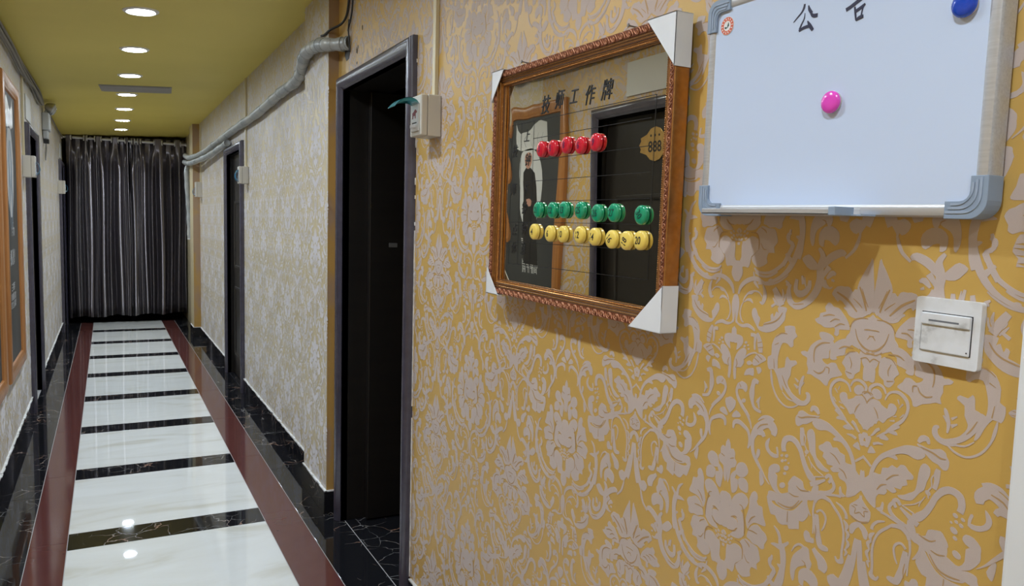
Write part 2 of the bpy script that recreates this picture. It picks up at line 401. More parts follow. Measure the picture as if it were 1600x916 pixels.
# ------------------------------------------------------------------ damask flock on the wallpaper (traced motif, repeats every 0.534 x 0.530 m)
DAM_P='-11,-1102 51,-1096 88,-1227 80,-1345 57,-1466 48,-1534 16,-1538;811,-784 794,-817 749,-829 711,-809 708,-774 743,-749 789,-753;392,-1294 444,-1256 491,-1300 529,-1377 575,-1421 559,-1488 553,-1554 649,-1541 656,-1492 768,-1446 809,-1425 793,-1346 842,-1309 867,-1370 911,-1269 964,-1295 937,-1203 1036,-1177 1128,-1198 1104,-1279 1092,-1390 980,-1514 863,-1594 719,-1637 568,-1617 498,-1544 426,-1455 387,-1377;-24,-691 53,-645 129,-590 228,-559 275,-286 290,-188 87,-161 78,-427 10,-522 -42,-541;1239,-841 1293,-913 1397,-904 1469,-852 1558,-792 1537,-891 1459,-967 1366,-998 1277,-961;2175,-778 2258,-763 2304,-823 2328,-821 2343,-792 2391,-788 2444,-839 2498,-918 2560,-996 2619,-1045 2624,-1100 2533,-1160 2455,-1197 2357,-1202 2272,-1169 2235,-1116 2181,-1079 2196,-1055 2263,-1048 2277,-1011 2239,-958 2200,-876;2650,-627 2573,-647 2496,-674 2449,-691 2451,-726 2505,-792 2538,-914 2588,-1014 2653,-1069 2684,-1066;1869,-1068 1918,-1019 1972,-1043 2010,-1075 2097,-1088 2170,-1152 2243,-1230 2291,-1310 2305,-1380 2238,-1389 2171,-1397 2121,-1404 2125,-1462 2094,-1503 2040,-1481 2054,-1428 2033,-1379 1964,-1396 1858,-1402 1802,-1372 1728,-1352 1679,-1298 1758,-1258 1771,-1197 1876,-1163 1854,-1114;2308,-1422 2332,-1305 2377,-1242 2488,-1200 2628,-1156 2690,-1148 2729,-1656 2589,-1679 2456,-1629 2320,-1578 2247,-1503;1775,-1495 1845,-1471 1953,-1485 2026,-1519 2047,-1575 1961,-1588 1873,-1600 1799,-1566;1448,-1839 1522,-1812 1579,-1819 1627,-1720 1731,-1629 1854,-1581 2012,-1573 2052,-1640 2004,-1692 1974,-1756 1980,-1843 1929,-1867 1858,-1879 1879,-1920 1953,-1952 2020,-1911 2107,-1910 2147,-1977 2202,-2025 2222,-2065 2139,-2103 2038,-2144 1990,-2212 1977,-2267 1924,-2270 1848,-2218 1736,-2186 1660,-2155 1585,-2161 1608,-2088 1574,-2003 1576,-1910 1489,-1886;2003,-1677 2083,-1592 2182,-1534 2315,-1515 2354,-1595 2260,-1667 2249,-1755 2167,-1783 2100,-1809 2119,-1835 2069,-1865 1999,-1855 1992,-1768;2208,-1878 2253,-1798 2265,-1738 2361,-1687 2460,-1686 2514,-1755 2521,-1853 2513,-1954 2436,-2011 2424,-2070 2359,-2097 2307,-2064 2268,-1998 2282,-1967 2245,-1916;2493,-1687 2721,-1456 2750,-1827 2604,-1881 2552,-1833 2531,-1766;2606,-1909 2648,-1831 2748,-1800 2767,-2047 2698,-2074 2631,-2031 2595,-1967;2608,-2205 2581,-2268 2512,-2297 2452,-2269 2447,-2206 2501,-2155 2573,-2155;2754,-2273 2731,-2329 2672,-2354 2620,-2330 2616,-2275 2662,-2230 2724,-2229;2337,-2348 2315,-2398 2259,-2421 2211,-2400 2208,-2349 2251,-2309 2308,-2308;2214,-2403 2266,-2311 2335,-2333 2349,-2396 2445,-2354 2475,-2318 2572,-2298 2639,-2340 2706,-2382 2789,-2336 2812,-2639 2747,-2712 2703,-2759 2653,-2735 2582,-2652 2500,-2643 2479,-2576 2398,-2610 2342,-2535 2253,-2468;2481,-2604 2581,-2638 2605,-2732 2688,-2769 2718,-2740 2697,-2469 2474,-2519;2169,-2722 2200,-2678 2286,-2679 2339,-2711 2238,-2727;2295,-2809 2376,-2760 2445,-2786 2432,-2833 2332,-2837;2482,-3052 2558,-2974 2596,-3036 2608,-3090 2550,-3077;2755,-2948 2741,-2983 2705,-3000 2673,-2987 2671,-2953 2699,-2924 2736,-2922;2685,-2962 2671,-2997 2634,-3015 2602,-3002 2600,-2968 2628,-2939 2666,-2936;2662,-2894 2647,-2929 2610,-2946 2579,-2933 2576,-2899 2605,-2870 2643,-2868;2717,-2838 2703,-2873 2667,-2890 2635,-2876 2633,-2842 2661,-2814 2699,-2812;2775,-2872 2761,-2906 2725,-2924 2693,-2910 2691,-2876 2719,-2847 2756,-2845;1420,-2885 1463,-2820 1479,-2777 1553,-2744 1650,-2776 1725,-2782 1870,-2755 1854,-2789 1764,-2811 1802,-2824 1715,-2891 1644,-2939 1569,-2958 1496,-3007 1437,-2990;2141,-3040 2190,-2998 2259,-3009 2348,-3059 2228,-3054 2160,-3065;1716,-3360 1703,-3390 1669,-3406 1640,-3396 1638,-3367 1664,-3341 1699,-3338;1670,-3041 1741,-2992 1800,-3038 1828,-3168 1838,-3303 1864,-3403 1941,-3457 2017,-3510 2108,-3543 2040,-3579 1912,-3557 1853,-3498 1791,-3408 1730,-3348 1703,-3232 1667,-3134;1895,-3211 1973,-3160 2022,-3109 2093,-3113 2142,-3174 2219,-3153 2275,-3212 2361,-3232 2377,-3330 2454,-3337 2553,-3337 2557,-3393 2645,-3468 2639,-3397 2678,-3371 2703,-3378 2722,-3638 2675,-3653 2569,-3768 2458,-3834 2423,-3816 2431,-3696 2391,-3620 2304,-3603 2265,-3541 2280,-3506 2178,-3537 2122,-3494 2172,-3449 2066,-3451 2044,-3397 1969,-3358 1991,-3291 1908,-3268;1842,-3854 1932,-3826 1938,-3900 2010,-3892 1908,-3987 1859,-4074 1777,-4102 1796,-3977;2298,-3739 2330,-3713 2353,-3795 2424,-3831 2324,-3864;1370,-3941 1461,-3834 1538,-3826 1636,-3858 1662,-3943 1721,-3971 1795,-3962 1786,-4098 1545,-4180 1462,-4119 1366,-4150;2498,-3923 2576,-3853 2667,-3757 2691,-3749 2710,-4111 2613,-4124 2528,-4089 2498,-4026;2521,-4224 2599,-4151 2695,-4131 2691,-4183 2622,-4245 2579,-4334 2530,-4339 2517,-4284;2460,-4976 2509,-4955 2531,-5020 2445,-5012;1714,-4646 1748,-4594 1815,-4608 1848,-4673 1903,-4668 1909,-4743 1835,-4756 1761,-4769 1719,-4707;1545,-5495 1497,-5387 1495,-5226 1534,-5082 1623,-4974 1668,-4932 1730,-4860 1825,-4870 1855,-5014 1897,-5075 1867,-5174 1811,-5190 1789,-5136 1734,-5175 1642,-5229 1590,-5315 1580,-5447;939,-4357 1001,-4336 1068,-4396 1194,-4418 1355,-4411 1490,-4363 1608,-4228 1728,-4077 1746,-4196 1777,-4357 1673,-4488 1607,-4496 1616,-4620 1569,-4640 1416,-4694 1392,-4639 1294,-4675 1191,-4663 1123,-4574 1040,-4586 992,-4504;1106,-4350 1140,-4241 1334,-4129 1594,-4043 1680,-4062 1606,-4197 1488,-4332 1334,-4402 1191,-4386;1065,-5072 1135,-5029 1278,-5006 1411,-4905 1434,-4945 1360,-5022 1345,-5093 1244,-5101 1160,-5085;1222,-5356 1261,-5339 1344,-5354 1359,-5413 1287,-5411;153,-4638 239,-4522 372,-4444 488,-4474 540,-4559 460,-4706 372,-4754 446,-4831 474,-5062 470,-5167 362,-5260 223,-5278 150,-5253 282,-5116 318,-4964 220,-4912 163,-4932 127,-4769;-24,-4839 113,-4739 163,-4932 294,-4955 302,-5074 170,-5193 48,-5168 -36,-5181 -43,-5077;557,-4485 616,-4381 704,-4385 709,-4451 759,-4535 846,-4538 877,-4677 940,-4805 900,-4844 782,-4846 673,-4869 590,-4950 550,-5016 494,-4865 558,-4655;538,-5158 573,-5025 634,-4934 761,-4870 874,-4929 940,-4954 989,-5036 933,-5141 937,-5206 876,-5247 787,-5215 677,-5224 607,-5183;388,-5302 518,-5200 655,-5232 789,-5248 841,-5362 859,-5456 788,-5536 806,-5631 684,-5631 647,-5732 663,-5802 499,-5882 381,-5845 314,-5733 466,-5583 465,-5410;74,-5530 187,-5433 300,-5371 443,-5419 455,-5588 313,-5716 286,-5833 244,-5903 171,-5881 111,-5889 73,-5851 89,-5738;-23,-5810 70,-5817 113,-5906 132,-6005 90,-6094 1,-6151;-97,-4562 101,-4568 143,-4659 126,-4752 -24,-4839 -77,-4840;13,-5252 3,-5274 -23,-5288 -45,-5284 -47,-5264 -26,-5244 0,-5238;64,-5286 53,-5308 28,-5322 6,-5318 5,-5298 25,-5278 51,-5273;7,-5343 -3,-5365 -29,-5379 -51,-5375 -52,-5355 -32,-5335 -6,-5330;80,-5350 70,-5372 45,-5387 23,-5382 21,-5363 41,-5343 68,-5337;153,-5358 143,-5380 117,-5394 96,-5390 94,-5370 114,-5350 140,-5345;25,-5425 15,-5447 -11,-5461 -33,-5457 -34,-5438 -14,-5417 12,-5412;98,-5424 87,-5445 62,-5460 40,-5456 39,-5436 59,-5416 85,-5410;191,-5396 181,-5418 156,-5432 135,-5428 133,-5409 153,-5388 179,-5383;159,-5285 149,-5307 124,-5321 103,-5316 101,-5297 121,-5277 147,-5272;221,-5314 211,-5336 186,-5350 164,-5346 163,-5326 183,-5307 208,-5301;30,-5494 20,-5516 -6,-5531 -28,-5527 -29,-5507 -9,-5487 17,-5481;740,-3973 782,-3960 857,-4103 799,-4188 765,-4165;832,-3467 869,-3391 928,-3343 914,-3428 908,-3495 965,-3561 1091,-3575 1062,-3469 1103,-3458 1128,-3613 1013,-3645 927,-3613 860,-3558;-32,-3646 10,-3635 48,-3660 67,-3759 125,-3743 177,-3815 171,-3903 222,-3957 182,-4055 91,-4100 78,-4243 59,-4319 8,-4335;226,-4008 290,-3937 403,-3921 476,-3985 493,-4065 420,-4155 308,-4190 212,-4150 208,-4082;89,-4240 142,-4154 220,-4096 237,-4160 196,-4242 267,-4254 275,-4372 236,-4472 145,-4519 113,-4407;277,-4234 399,-4179 506,-4247 506,-4401 416,-4413 310,-4378;577,-4462 594,-4388 656,-4326 724,-4354 732,-4461 559,-4519;938,-3913 943,-3829 1041,-3743 1144,-3737 1179,-3807 1132,-3862 1072,-3888 1126,-3921 1128,-4083 1196,-4174 1297,-4173 1260,-4210 1158,-4211 1051,-4164 971,-4067 934,-3996;1360,-3944 1414,-3864 1469,-3815 1579,-3844 1629,-3891 1598,-4090 1510,-4103 1372,-4100 1405,-4010 1354,-3994;1296,-4021 1277,-4065 1227,-4090 1185,-4077 1182,-4036 1220,-3998 1271,-3991;954,-4270 971,-4215 1074,-4198 1219,-4215 1373,-4116 1599,-4105 1603,-4166 983,-4376;1219,-3555 1210,-3575 1187,-3586 1167,-3579 1166,-3560 1184,-3543 1208,-3540;1326,-3532 1314,-3558 1285,-3572 1260,-3564 1258,-3539 1281,-3517 1311,-3514;1240,-3637 1229,-3660 1203,-3673 1180,-3665 1179,-3643 1199,-3624 1226,-3621;1298,-3612 1290,-3631 1268,-3641 1250,-3635 1249,-3617 1265,-3601 1287,-3599;1358,-3642 1351,-3657 1335,-3665 1321,-3660 1320,-3646 1333,-3634 1350,-3632;1346,-3725 1329,-3763 1287,-3784 1251,-3772 1248,-3737 1281,-3704 1325,-3699;1304,-3826 1293,-3849 1267,-3862 1245,-3855 1243,-3833 1264,-3813 1290,-3810;-19,-1645 14,-1641 53,-1670 59,-1754 110,-1755 204,-1784 222,-1882 149,-1977 71,-2023 88,-1936 74,-1895 -1,-1898;47,-2163 130,-2031 239,-1963 310,-2002 293,-2088 252,-2146 268,-2210 196,-2307 93,-2325 99,-2511 49,-2529 25,-2354;320,-1859 309,-1879 283,-1887 261,-1878 260,-1858 280,-1842 307,-1843;287,-1931 278,-1948 255,-1955 236,-1947 235,-1930 252,-1916 275,-1917;359,-1903 351,-1917 333,-1923 317,-1917 316,-1902 330,-1891 349,-1892;374,-1962 367,-1976 348,-1982 333,-1976 331,-1962 346,-1950 365,-1951;456,-2178 494,-2089 575,-2010 684,-2025 752,-2078 712,-2118 630,-2164 568,-2208 481,-2223;284,-2426 332,-2316 441,-2272 497,-2287 495,-2403 405,-2395;549,-2244 634,-2229 671,-2288 600,-2350 575,-2305;324,-2200 388,-2156 457,-2194 372,-2242;159,-2602 235,-2536 350,-2564 378,-2642 338,-2709 267,-2665 177,-2683;353,-2849 337,-2882 296,-2898 261,-2886 258,-2854 290,-2827 332,-2825;-26,-2862 75,-2884 124,-2916 108,-3023 32,-3109 -26,-3122;59,-3154 146,-3065 242,-3111 234,-3164 74,-3202;1099,-1484 1294,-1459 1320,-1548 1364,-1612 1291,-1676 1298,-1769 1241,-1801 1179,-1755 1079,-1755 1027,-1873 997,-2021 1008,-2179 1079,-2309 1135,-2521 1071,-2470 1021,-2352 928,-2209 826,-2227 788,-2137 790,-2023 860,-1980 858,-1819 930,-1665 1027,-1604 1125,-1575;1158,-2010 1194,-1957 1247,-2011 1353,-1993 1386,-2049 1284,-2114 1274,-2241 1222,-2345 1249,-2434 1335,-2542 1212,-2473 1121,-2333 1069,-2168 1147,-2138;1664,-5298 1753,-5201 1894,-5187 2016,-5275 2025,-5410 1959,-5473 1861,-5406 1766,-5394 1763,-5493 1675,-5464;1372,-5688 1491,-5621 1593,-5688 1696,-5796 1675,-5845 1530,-5851 1426,-5770;2190,-5139 2298,-5066 2389,-5093 2468,-4948 2595,-4884 2528,-5064 2397,-5212 2313,-5293 2220,-5240;2620,-5658 2570,-5696 2514,-5783 2451,-5900 2390,-6058 2442,-6230 2541,-6384 2666,-6364;1959,-6184 2045,-6070 2183,-6063 2278,-6125 2467,-6276 2521,-6419 2345,-6458 2151,-6282 2033,-6241'
DAM_S='56,-1062,35 97,-942,66 203,-842,81 355,-781,76 486,-779,75 596,-828,63 724,-841,47 887,-805,32 1042,-715,25 1117,-655,14;379,-657,19 396,-737,38 443,-791,45;413,-671,23 546,-718,41 694,-716,40 815,-668,40 894,-623,29;599,-868,26 637,-945,59 654,-1040,81 629,-1123,74 600,-1166,56 545,-1148,19;401,-818,57 460,-879,45 508,-932,15;171,-1169,16 221,-1089,27 305,-1015,38 413,-981,30 523,-995,22 592,-1062,19;295,-1024,46 351,-1027,30 393,-999,15;205,-1182,15 259,-1143,38 336,-1136,50 395,-1187,15;193,-1166,15 133,-1273,23 118,-1391,27 161,-1504,27 208,-1531,16;35,-1519,39 85,-1572,31 190,-1592,54 301,-1570,65 415,-1605,49 473,-1646,26;823,-1056,14 879,-1114,40 934,-1172,18;886,-923,14 862,-1021,40 930,-1109,18;1015,-896,18 1033,-1004,46 990,-1103,28 955,-1170,21;1081,-969,14 1068,-1064,32 1014,-1148,21;803,-1201,47 911,-1127,36;1079,-813,39 1189,-835,45;1139,-818,52 1160,-971,63 1198,-1076,87 1281,-1145,90 1395,-1133,88 1504,-1076,81 1591,-992,73 1658,-896,79 1687,-804,82 1735,-711,55 1784,-648,26;1437,-673,13 1454,-778,27 1477,-836,13;1822,-689,23 1837,-762,55 1902,-808,38 1962,-788,19;1936,-681,41 1990,-699,32;2096,-965,82 2032,-913,63 2044,-846,79 2127,-818,87 2227,-802,92 2263,-827,77;2339,-2711,34 2229,-2605,47 2118,-2512,48 2058,-2407,42 2041,-2306,45 2078,-2210,51 2176,-2139,47 2279,-2142,34 2349,-2186,31 2390,-2279,22;2383,-2193,25 2427,-2113,34 2507,-2083,39 2589,-2110,45 2642,-2170,45 2617,-2260,36;2118,-2276,25 2166,-2340,10;2200,-2230,22 2171,-2295,10;2093,-2414,22 2150,-2476,13;2223,-2533,28 2301,-2552,13;2201,-2464,22 2254,-2482,9;1350,-2603,87 1469,-2640,86 1582,-2623,75 1643,-2555,78 1637,-2480,68 1589,-2459,27;1479,-2513,24 1470,-2391,52 1516,-2243,51 1541,-2200,14;1352,-2368,17 1433,-2414,52;1549,-2298,17 1470,-2391,41;1364,-2272,17 1436,-2320,38;1712,-2724,34 1739,-2664,67 1809,-2671,83 1859,-2735,43;2142,-2595,32 2232,-2648,41 2358,-2735,31 2481,-2821,22;2371,-2907,13 2454,-2907,37 2531,-2938,37;2439,-2701,40 2490,-2732,46 2545,-2805,31 2580,-2832,12;2540,-3268,28 2609,-3212,34 2685,-3154,33;1767,-2848,100 1862,-2886,176 2005,-2881,130 2132,-2924,90 2258,-2995,79 2366,-3069,72 2439,-3151,65 2488,-3239,62 2520,-3332,62 2535,-3429,62;1554,-3016,62 1569,-3082,86 1568,-3191,69 1594,-3293,62;1496,-3257,35 1562,-3379,76 1621,-3519,86 1697,-3652,96 1797,-3745,119 1870,-3730,34;1281,-3266,71 1378,-3249,77 1459,-3282,77 1532,-3357,69 1587,-3451,59;1609,-3103,17 1642,-3171,20 1630,-3268,17 1674,-3349,20 1662,-3445,14;1708,-3432,14 1772,-3537,15 1786,-3594,14;1761,-3509,14 1859,-3588,17 2009,-3649,13;1850,-3713,20 2028,-3658,17;1777,-3852,68 1875,-3801,74 1980,-3742,50 2049,-3697,33;2047,-3668,43 2105,-3612,56 2155,-3649,55 2113,-3723,43;2161,-3662,49 2211,-3737,52 2182,-3821,55 2081,-3884,49 1974,-3904,33;1959,-3939,33 2118,-3902,43 2256,-3872,32 2341,-3858,48;2641,-4384,56 2633,-4490,78 2620,-4642,88 2598,-4799,95 2559,-4948,112 2518,-5071,129 2475,-5173,130;2140,-3970,33 2235,-4058,42 2328,-4145,42 2387,-4243,35 2422,-4364,35 2432,-4494,42 2417,-4635,39 2416,-4740,42 2422,-4812,81 2347,-4843,49 2304,-4785,23;2263,-3973,16 2370,-4012,38 2444,-4089,41 2457,-4158,54;2409,-4191,16 2473,-4256,64 2461,-4320,32;2445,-4326,22 2507,-4376,57 2472,-4464,22;2472,-4464,22 2518,-4520,54 2475,-4612,22;2450,-4621,16 2494,-4648,42 2466,-4719,16;1889,-4101,51 1911,-4032,67 1998,-3972,67 2087,-3973,59 2160,-3993,49;1927,-4242,34 1996,-4187,33 2070,-4222,37 2103,-4301,33 2076,-4418,30 2037,-4494,17;1716,-4159,41 1751,-4257,52 1823,-4340,17;1880,-4104,41 1863,-4249,31 1884,-4411,34 1883,-4598,21;1929,-4272,68 1938,-4392,101 1957,-4524,102 1993,-4633,101 2037,-4739,101 2145,-4743,73 2181,-4744,17;1906,-4822,69 1975,-4888,102 2053,-4949,152 2095,-5024,185 2083,-5114,118;1500,-5031,14 1561,-4919,32 1653,-4859,39 1741,-4880,35;1824,-5231,24 1928,-5250,45 2027,-5332,24;1115,-4757,19 1203,-4822,55 1250,-4903,55 1267,-4994,74 1323,-5069,92 1352,-5188,92 1352,-5318,92 1331,-5457,111 1320,-5577,111 1288,-5699,93;993,-5820,77 1116,-5616,76 1158,-5482,49 1102,-5422,26 1057,-5391,45 1074,-5326,57 1135,-5309,26;99,-3387,36 115,-3280,72 217,-3246,79 335,-3286,71 441,-3352,58 482,-3459,50 479,-3561,39 451,-3645,19;314,-2994,47 411,-3090,47 486,-3206,35 511,-3301,15;974,-4115,11 873,-4032,26 780,-3928,49 685,-3822,65 589,-3699,69 556,-3557,77 557,-3423,108 645,-3267,152 787,-3149,149 912,-3119,155 1001,-3194,154 997,-3289,92;656,-3115,19 758,-3038,49 884,-3028,85 971,-3072,110;648,-3316,95 756,-3305,94 803,-3359,67;670,-3760,38 696,-3669,76 701,-3593,49;463,-3650,19 491,-3575,47 530,-3497,39;1236,-3486,90 1216,-3395,93 1252,-3282,100 1367,-3236,88 1467,-3264,77 1541,-3323,52;389,-1716,57 489,-1727,68 487,-1843,45 495,-1957,38;529,-1672,49 579,-1763,82 608,-1873,112 627,-1985,75;252,-2146,19 359,-2061,31 488,-2007,27 554,-2021,23;193,-2595,79 132,-2709,52 176,-2837,59 289,-2965,67 385,-3044,58 457,-3112,39;621,-2494,56 533,-2478,95 496,-2569,84 483,-2704,115 504,-2833,65 566,-2936,57 710,-2969,45;663,-2914,19 633,-2805,49 680,-2713,15;591,-2831,19 629,-2756,19;1029,-2175,72 1100,-2321,82 1212,-2473,81 1338,-2573,77 1489,-2634,76;867,-2220,18 887,-2345,44 929,-2498,29 1044,-2667,32 1213,-2758,28 1369,-2731,28 1461,-2671,17;1126,-2538,14 1243,-2625,25 1382,-2642,21;1309,-5091,98 1347,-5308,106 1288,-5556,107 1154,-5829,93 960,-6009,63 704,-6117,48 490,-6149,33;1117,-5247,38 1077,-5418,62 1184,-5501,61 1045,-5719,54 949,-5837,63 720,-5954,48 478,-5957,41 392,-5894,33;1040,-5633,39 1159,-5741,93;1678,-5519,52 1758,-5635,96 1721,-5816,133 1732,-5982,133 1672,-6172,127 1536,-6334,113 1344,-6426,92 1190,-6399,85 1131,-6274,78 1147,-6122,54 1067,-6062,31;1745,-5808,74 1811,-5730,110 1923,-5637,124 2082,-5572,108 2153,-5604,57;2155,-5645,36 2284,-5534,49 2344,-5419,56 2381,-5299,35;1756,-5974,74 1809,-6068,74 1882,-6093,44;1851,-5969,37 1939,-5883,87 2010,-5901,36;1777,-5938,52 1886,-5789,95;2581,-4674,109 2511,-4935,117 2435,-5119,104 2378,-5259,49 2381,-5304,28;1293,-6016,61 1279,-6194,85 1407,-6236,99 1524,-6138,83 1541,-6018,53;1389,-5955,38 1422,-6087,61;841,-6196,95 927,-6315,119 1015,-6461,118'
DAM_V='657,-1508,11 852,-1451,14 970,-1373,14 1043,-1270,9;1240,-1118,9 1336,-1108,14 1449,-1089,8;2336,-920,6 2440,-994,12 2492,-1045,6;2471,-767,7 2530,-915,12 2586,-1021,7;1828,-1235,8 1932,-1201,16 2037,-1204,8;1957,-1308,6 2040,-1254,13 2127,-1258,6;2049,-1370,8 2131,-1316,14 2216,-1319,8;2402,-1353,6 2454,-1502,12 2583,-1609,10 2727,-1636,7;2547,-1347,7 2610,-1339,12 2705,-1340,7;2605,-1480,6 2649,-1431,10 2711,-1423,7;2301,-1337,8 2376,-1228,12 2487,-1186,12 2599,-1187,9;1981,-1622,8 1840,-1643,16 1721,-1736,17 1703,-1874,13 1719,-1962,8;1710,-2085,8 1804,-2113,15 1890,-2067,13 1921,-2002,8;1929,-1993,8 1992,-2004,13 1990,-2086,8;2142,-1685,8 2240,-1634,16 2391,-1639,9;2259,-1775,6 2329,-1699,12 2427,-1684,8;2334,-1770,6 2375,-1864,11 2364,-1938,6;2285,-1995,6 2386,-2013,11;2515,-1769,8 2609,-1739,12 2677,-1798,9;2488,-1631,8 2589,-1686,12 2737,-1662,9;2445,-1496,8 2534,-1596,12 2650,-1648,9;2478,-2562,6 2504,-2484,12 2556,-2415,6;2586,-2281,8 2638,-2326,12 2675,-2389,7;2609,-2262,8 2678,-2219,12 2758,-2245,7;1466,-2858,7 1543,-2863,15 1654,-2821,15 1818,-2790,8;2105,-3259,5 2195,-3294,13 2288,-3385,10;2276,-3448,6 2363,-3481,14 2421,-3567,8;1519,-3958,7 1609,-4000,14 1758,-3967,9;1383,-4113,7 1483,-4136,14 1578,-4112,7;2532,-3926,8 2600,-3947,8 2589,-4023,9 2668,-3981,8;2526,-4075,8 2612,-4110,12 2695,-4119,8;2563,-3901,6 2628,-3893,8;1923,-4443,7 1940,-4545,12 1930,-4657,7;1709,-5090,5 1768,-5113,12 1781,-5163,5;1168,-4346,9 1311,-4361,16 1467,-4323,16 1592,-4170,9;1376,-4419,7 1379,-4595,11;342,-4661,8 413,-4688,12 446,-4831,16 480,-4991,16 479,-5129,10;152,-4945,8 243,-4904,16 302,-4909,8;551,-5033,8 662,-5017,14 773,-5026,8;565,-4908,8 624,-4802,14 708,-4738,8;272,-5312,8 413,-5327,14 467,-5444,16 466,-5583,10;497,-5225,8 591,-5275,16 617,-5316,8;121,-5185,8 239,-5167,14 315,-5086,8;504,-5481,6 568,-5576,10 636,-5582,6;645,-3267,8 725,-3181,15 871,-3129,11;67,-3932,8 148,-3901,14;82,-2174,8 111,-2254,12 82,-2327,8;551,-1833,8 646,-1803,11;568,-1912,8 674,-1888,11;494,-2089,8 607,-2152,13;555,-2029,8 667,-2093,13;193,-2587,8 231,-2639,14;931,-1681,7 1047,-1601,14 1167,-1600,9;920,-1810,5 999,-1766,11;916,-2035,5 938,-2191,11;1107,-2272,7 1177,-2401,14 1231,-2469,7;2430,-6044,14 2507,-6206,24 2562,-6376,14;2050,-6151,15 2240,-6249,25 2409,-6407,14'

U_P = [[tuple(int(c)/1e4 for c in q.split(',')) for q in s.split(' ')] for s in DAM_P.split(';')]
U_S = [[tuple(int(c)/1e4 for c in q.split(',')) for q in s.split(' ')] for s in DAM_S.split(';')]
U_V = [[tuple(int(c)/1e4 for c in q.split(',')) for q in s.split(' ')] for s in DAM_V.split(';')]
def unit(sub, h, skirt, which):
    """one half motif as (verts, tris) in (u, v, out)"""
    m = MB(); step = [0]; base = h
    def fill(poly):
        step[0] += 1; h = base + step[0]*1.1e-6
        n = len(poly); b = len(m.v)
        m.v.extend((x, y, h) for x, y in poly)
        ts = tessellate_polygon([[Vector((x, y, 0)) for x, y in poly]])
        for t in ts:
            A, B, C = (poly[i] for i in t)
            ccw = (B[0]-A[0])*(C[1]-A[1])-(B[1]-A[1])*(C[0]-A[0]) > 0
            m.f.append(tuple(b+i for i in (t if ccw else reversed(t))))
        if skirt:
            c = len(m.v); m.v.extend((x, y, 0) for x, y in poly)
            for i in range(n):
                j = (i+1) % n
                m.f.append((c+i, c+j, b+j)); m.f.append((c+i, b+j, b+i))
    def outline(st):
        L, R = [], []; n = len(st)
        for i, p in enumerate(st):
            a = st[max(0, i-1)]; c = st[min(n-1, i+1)]
            dx, dy = c[0]-a[0], c[1]-a[1]; l = math.hypot(dx, dy) or 1; w = max(0.0003, p[2]/2)
            L.append((p[0]-dy/l*w, p[1]+dx/l*w)); R.append((p[0]+dy/l*w, p[1]-dx/l*w))
        return L, R
    def strip(L, R):
        step[0] += 1; h = base + step[0]*1.1e-6
        n = len(L); b = len(m.v)
        m.v.extend((x, y, h) for x, y in L); m.v.extend((x, y, h) for x, y in R)
        for i in range(n-1):
            m.f.append((b+i, b+n+i, b+n+i+1)); m.f.append((b+i, b+n+i+1, b+i+1))
        if skirt:
            c = len(m.v); m.v.extend((x, y, 0) for x, y in L); m.v.extend((x, y, 0) for x, y in R)
            for o in (0, n):
                for i in range(n-1):
                    m.f.append((c+o+i, c+o+i+1, b+o+i+1)); m.f.append((c+o+i, b+o+i+1, b+o+i))
    if which == 'flock':
        for p in U_P:
            fill(spline_closed(p, sub) if sub > 1 else p)
        for p in U_S: strip(*outline(spline(p, sub+1)))
    else:
        for p in U_V: strip(*outline(spline([(x, y, w*1.5) for x, y, w in p], sub+1)))
    return m
def paper_relief(name, m, parent, un, place, ys, zs, keep, kind='stuff'):
    """place(u, v, out) -> world; ys: motif axis positions, zs: vertical offsets"""
    V, Fc = [], []
    for yc in ys:
        for s in (1, -1):
            for iz, zo in enumerate(zs):
                lift = (1-s)*1.3e-5 + (iz % 2)*5e-5
                b = len(V); P = [(yc - s*u, v + CH + zo, o+lift) for u, v, o in un.v]
                V.extend(place(*p) for p in P)
                for t in un.f:
                    y = (P[t[0]][0]+P[t[1]][0]+P[t[2]][0])/3; z = (P[t[0]][1]+P[t[1]][1]+P[t[2]][1])/3
                    if keep(y, z): Fc.append(tuple(b+i for i in t) if s == 1 else tuple(b+i for i in reversed(t)))
    used = sorted({i for t in Fc for i in t}); mp = {i: k for k, i in enumerate(used)}
    me = bpy.data.meshes.new(name)
    me.from_pydata([V[i] for i in used], [], [tuple(mp[i] for i in t) for t in Fc])
    me.update()
    return link(name, me, m, parent, kind=kind)
def keeper(y0, y1, doors, top):
    def k(y, z):
        if not (y0 < y < y1 and 0.122 < z < top): return False
        for a, b, t in doors:
            if a-0.003 < y < b+0.003 and z < t+0.003: return False
        return True
    return k
HI, LO = unit(2, 0.00028, True, 'flock'), unit(1, 0.0005, False, 'flock')
HV, LV = unit(2, 0.00060, False, 'vein'), unit(1, 0.00095, False, 'vein')
TY, TZ = 0.534, 0.530
zs = [TZ*k for k in range(-2, 4)]
right = lambda y, z, o: (XR-o, y, z)
far = lambda y, z, o: (XF-o, y, z)
lft = lambda y, z, o: (XL+o, y, z)
yr = [0.978 + TY*k for k in range(-1, 5)]
kr = keeper(0.507, 3.549, [D1], 2.48)
paper_relief('damask_flock', M['flock'], wall_right, HI, right, yr, zs, kr)
paper_relief('damask_engraving', M['vein'], wall_right, HV, right, yr, zs, kr)
yf = [0.978 + TY*k for k in range(5, 17)]
kf = keeper(4.021, 9.598, [D2], 2.48)
paper_relief('damask_flock', M['flock_glare'], wall_right_far, LO, far, yf, zs, kf)
yl = [0.85 + TY*k for k in range(2, 21)]
kl = keeper(4.1, 11.2, [L2, L3], cz(XL)-0.002)
paper_relief('damask_flock', M['flock'], wall_left_near, LO, lft, yl[:6], zs, keeper(1.8, 4.1, [L1], cz(XL)-0.002))
paper_relief('damask_flock', M['flock_glare'], wall_left, LO, lft, yl, zs, kl)
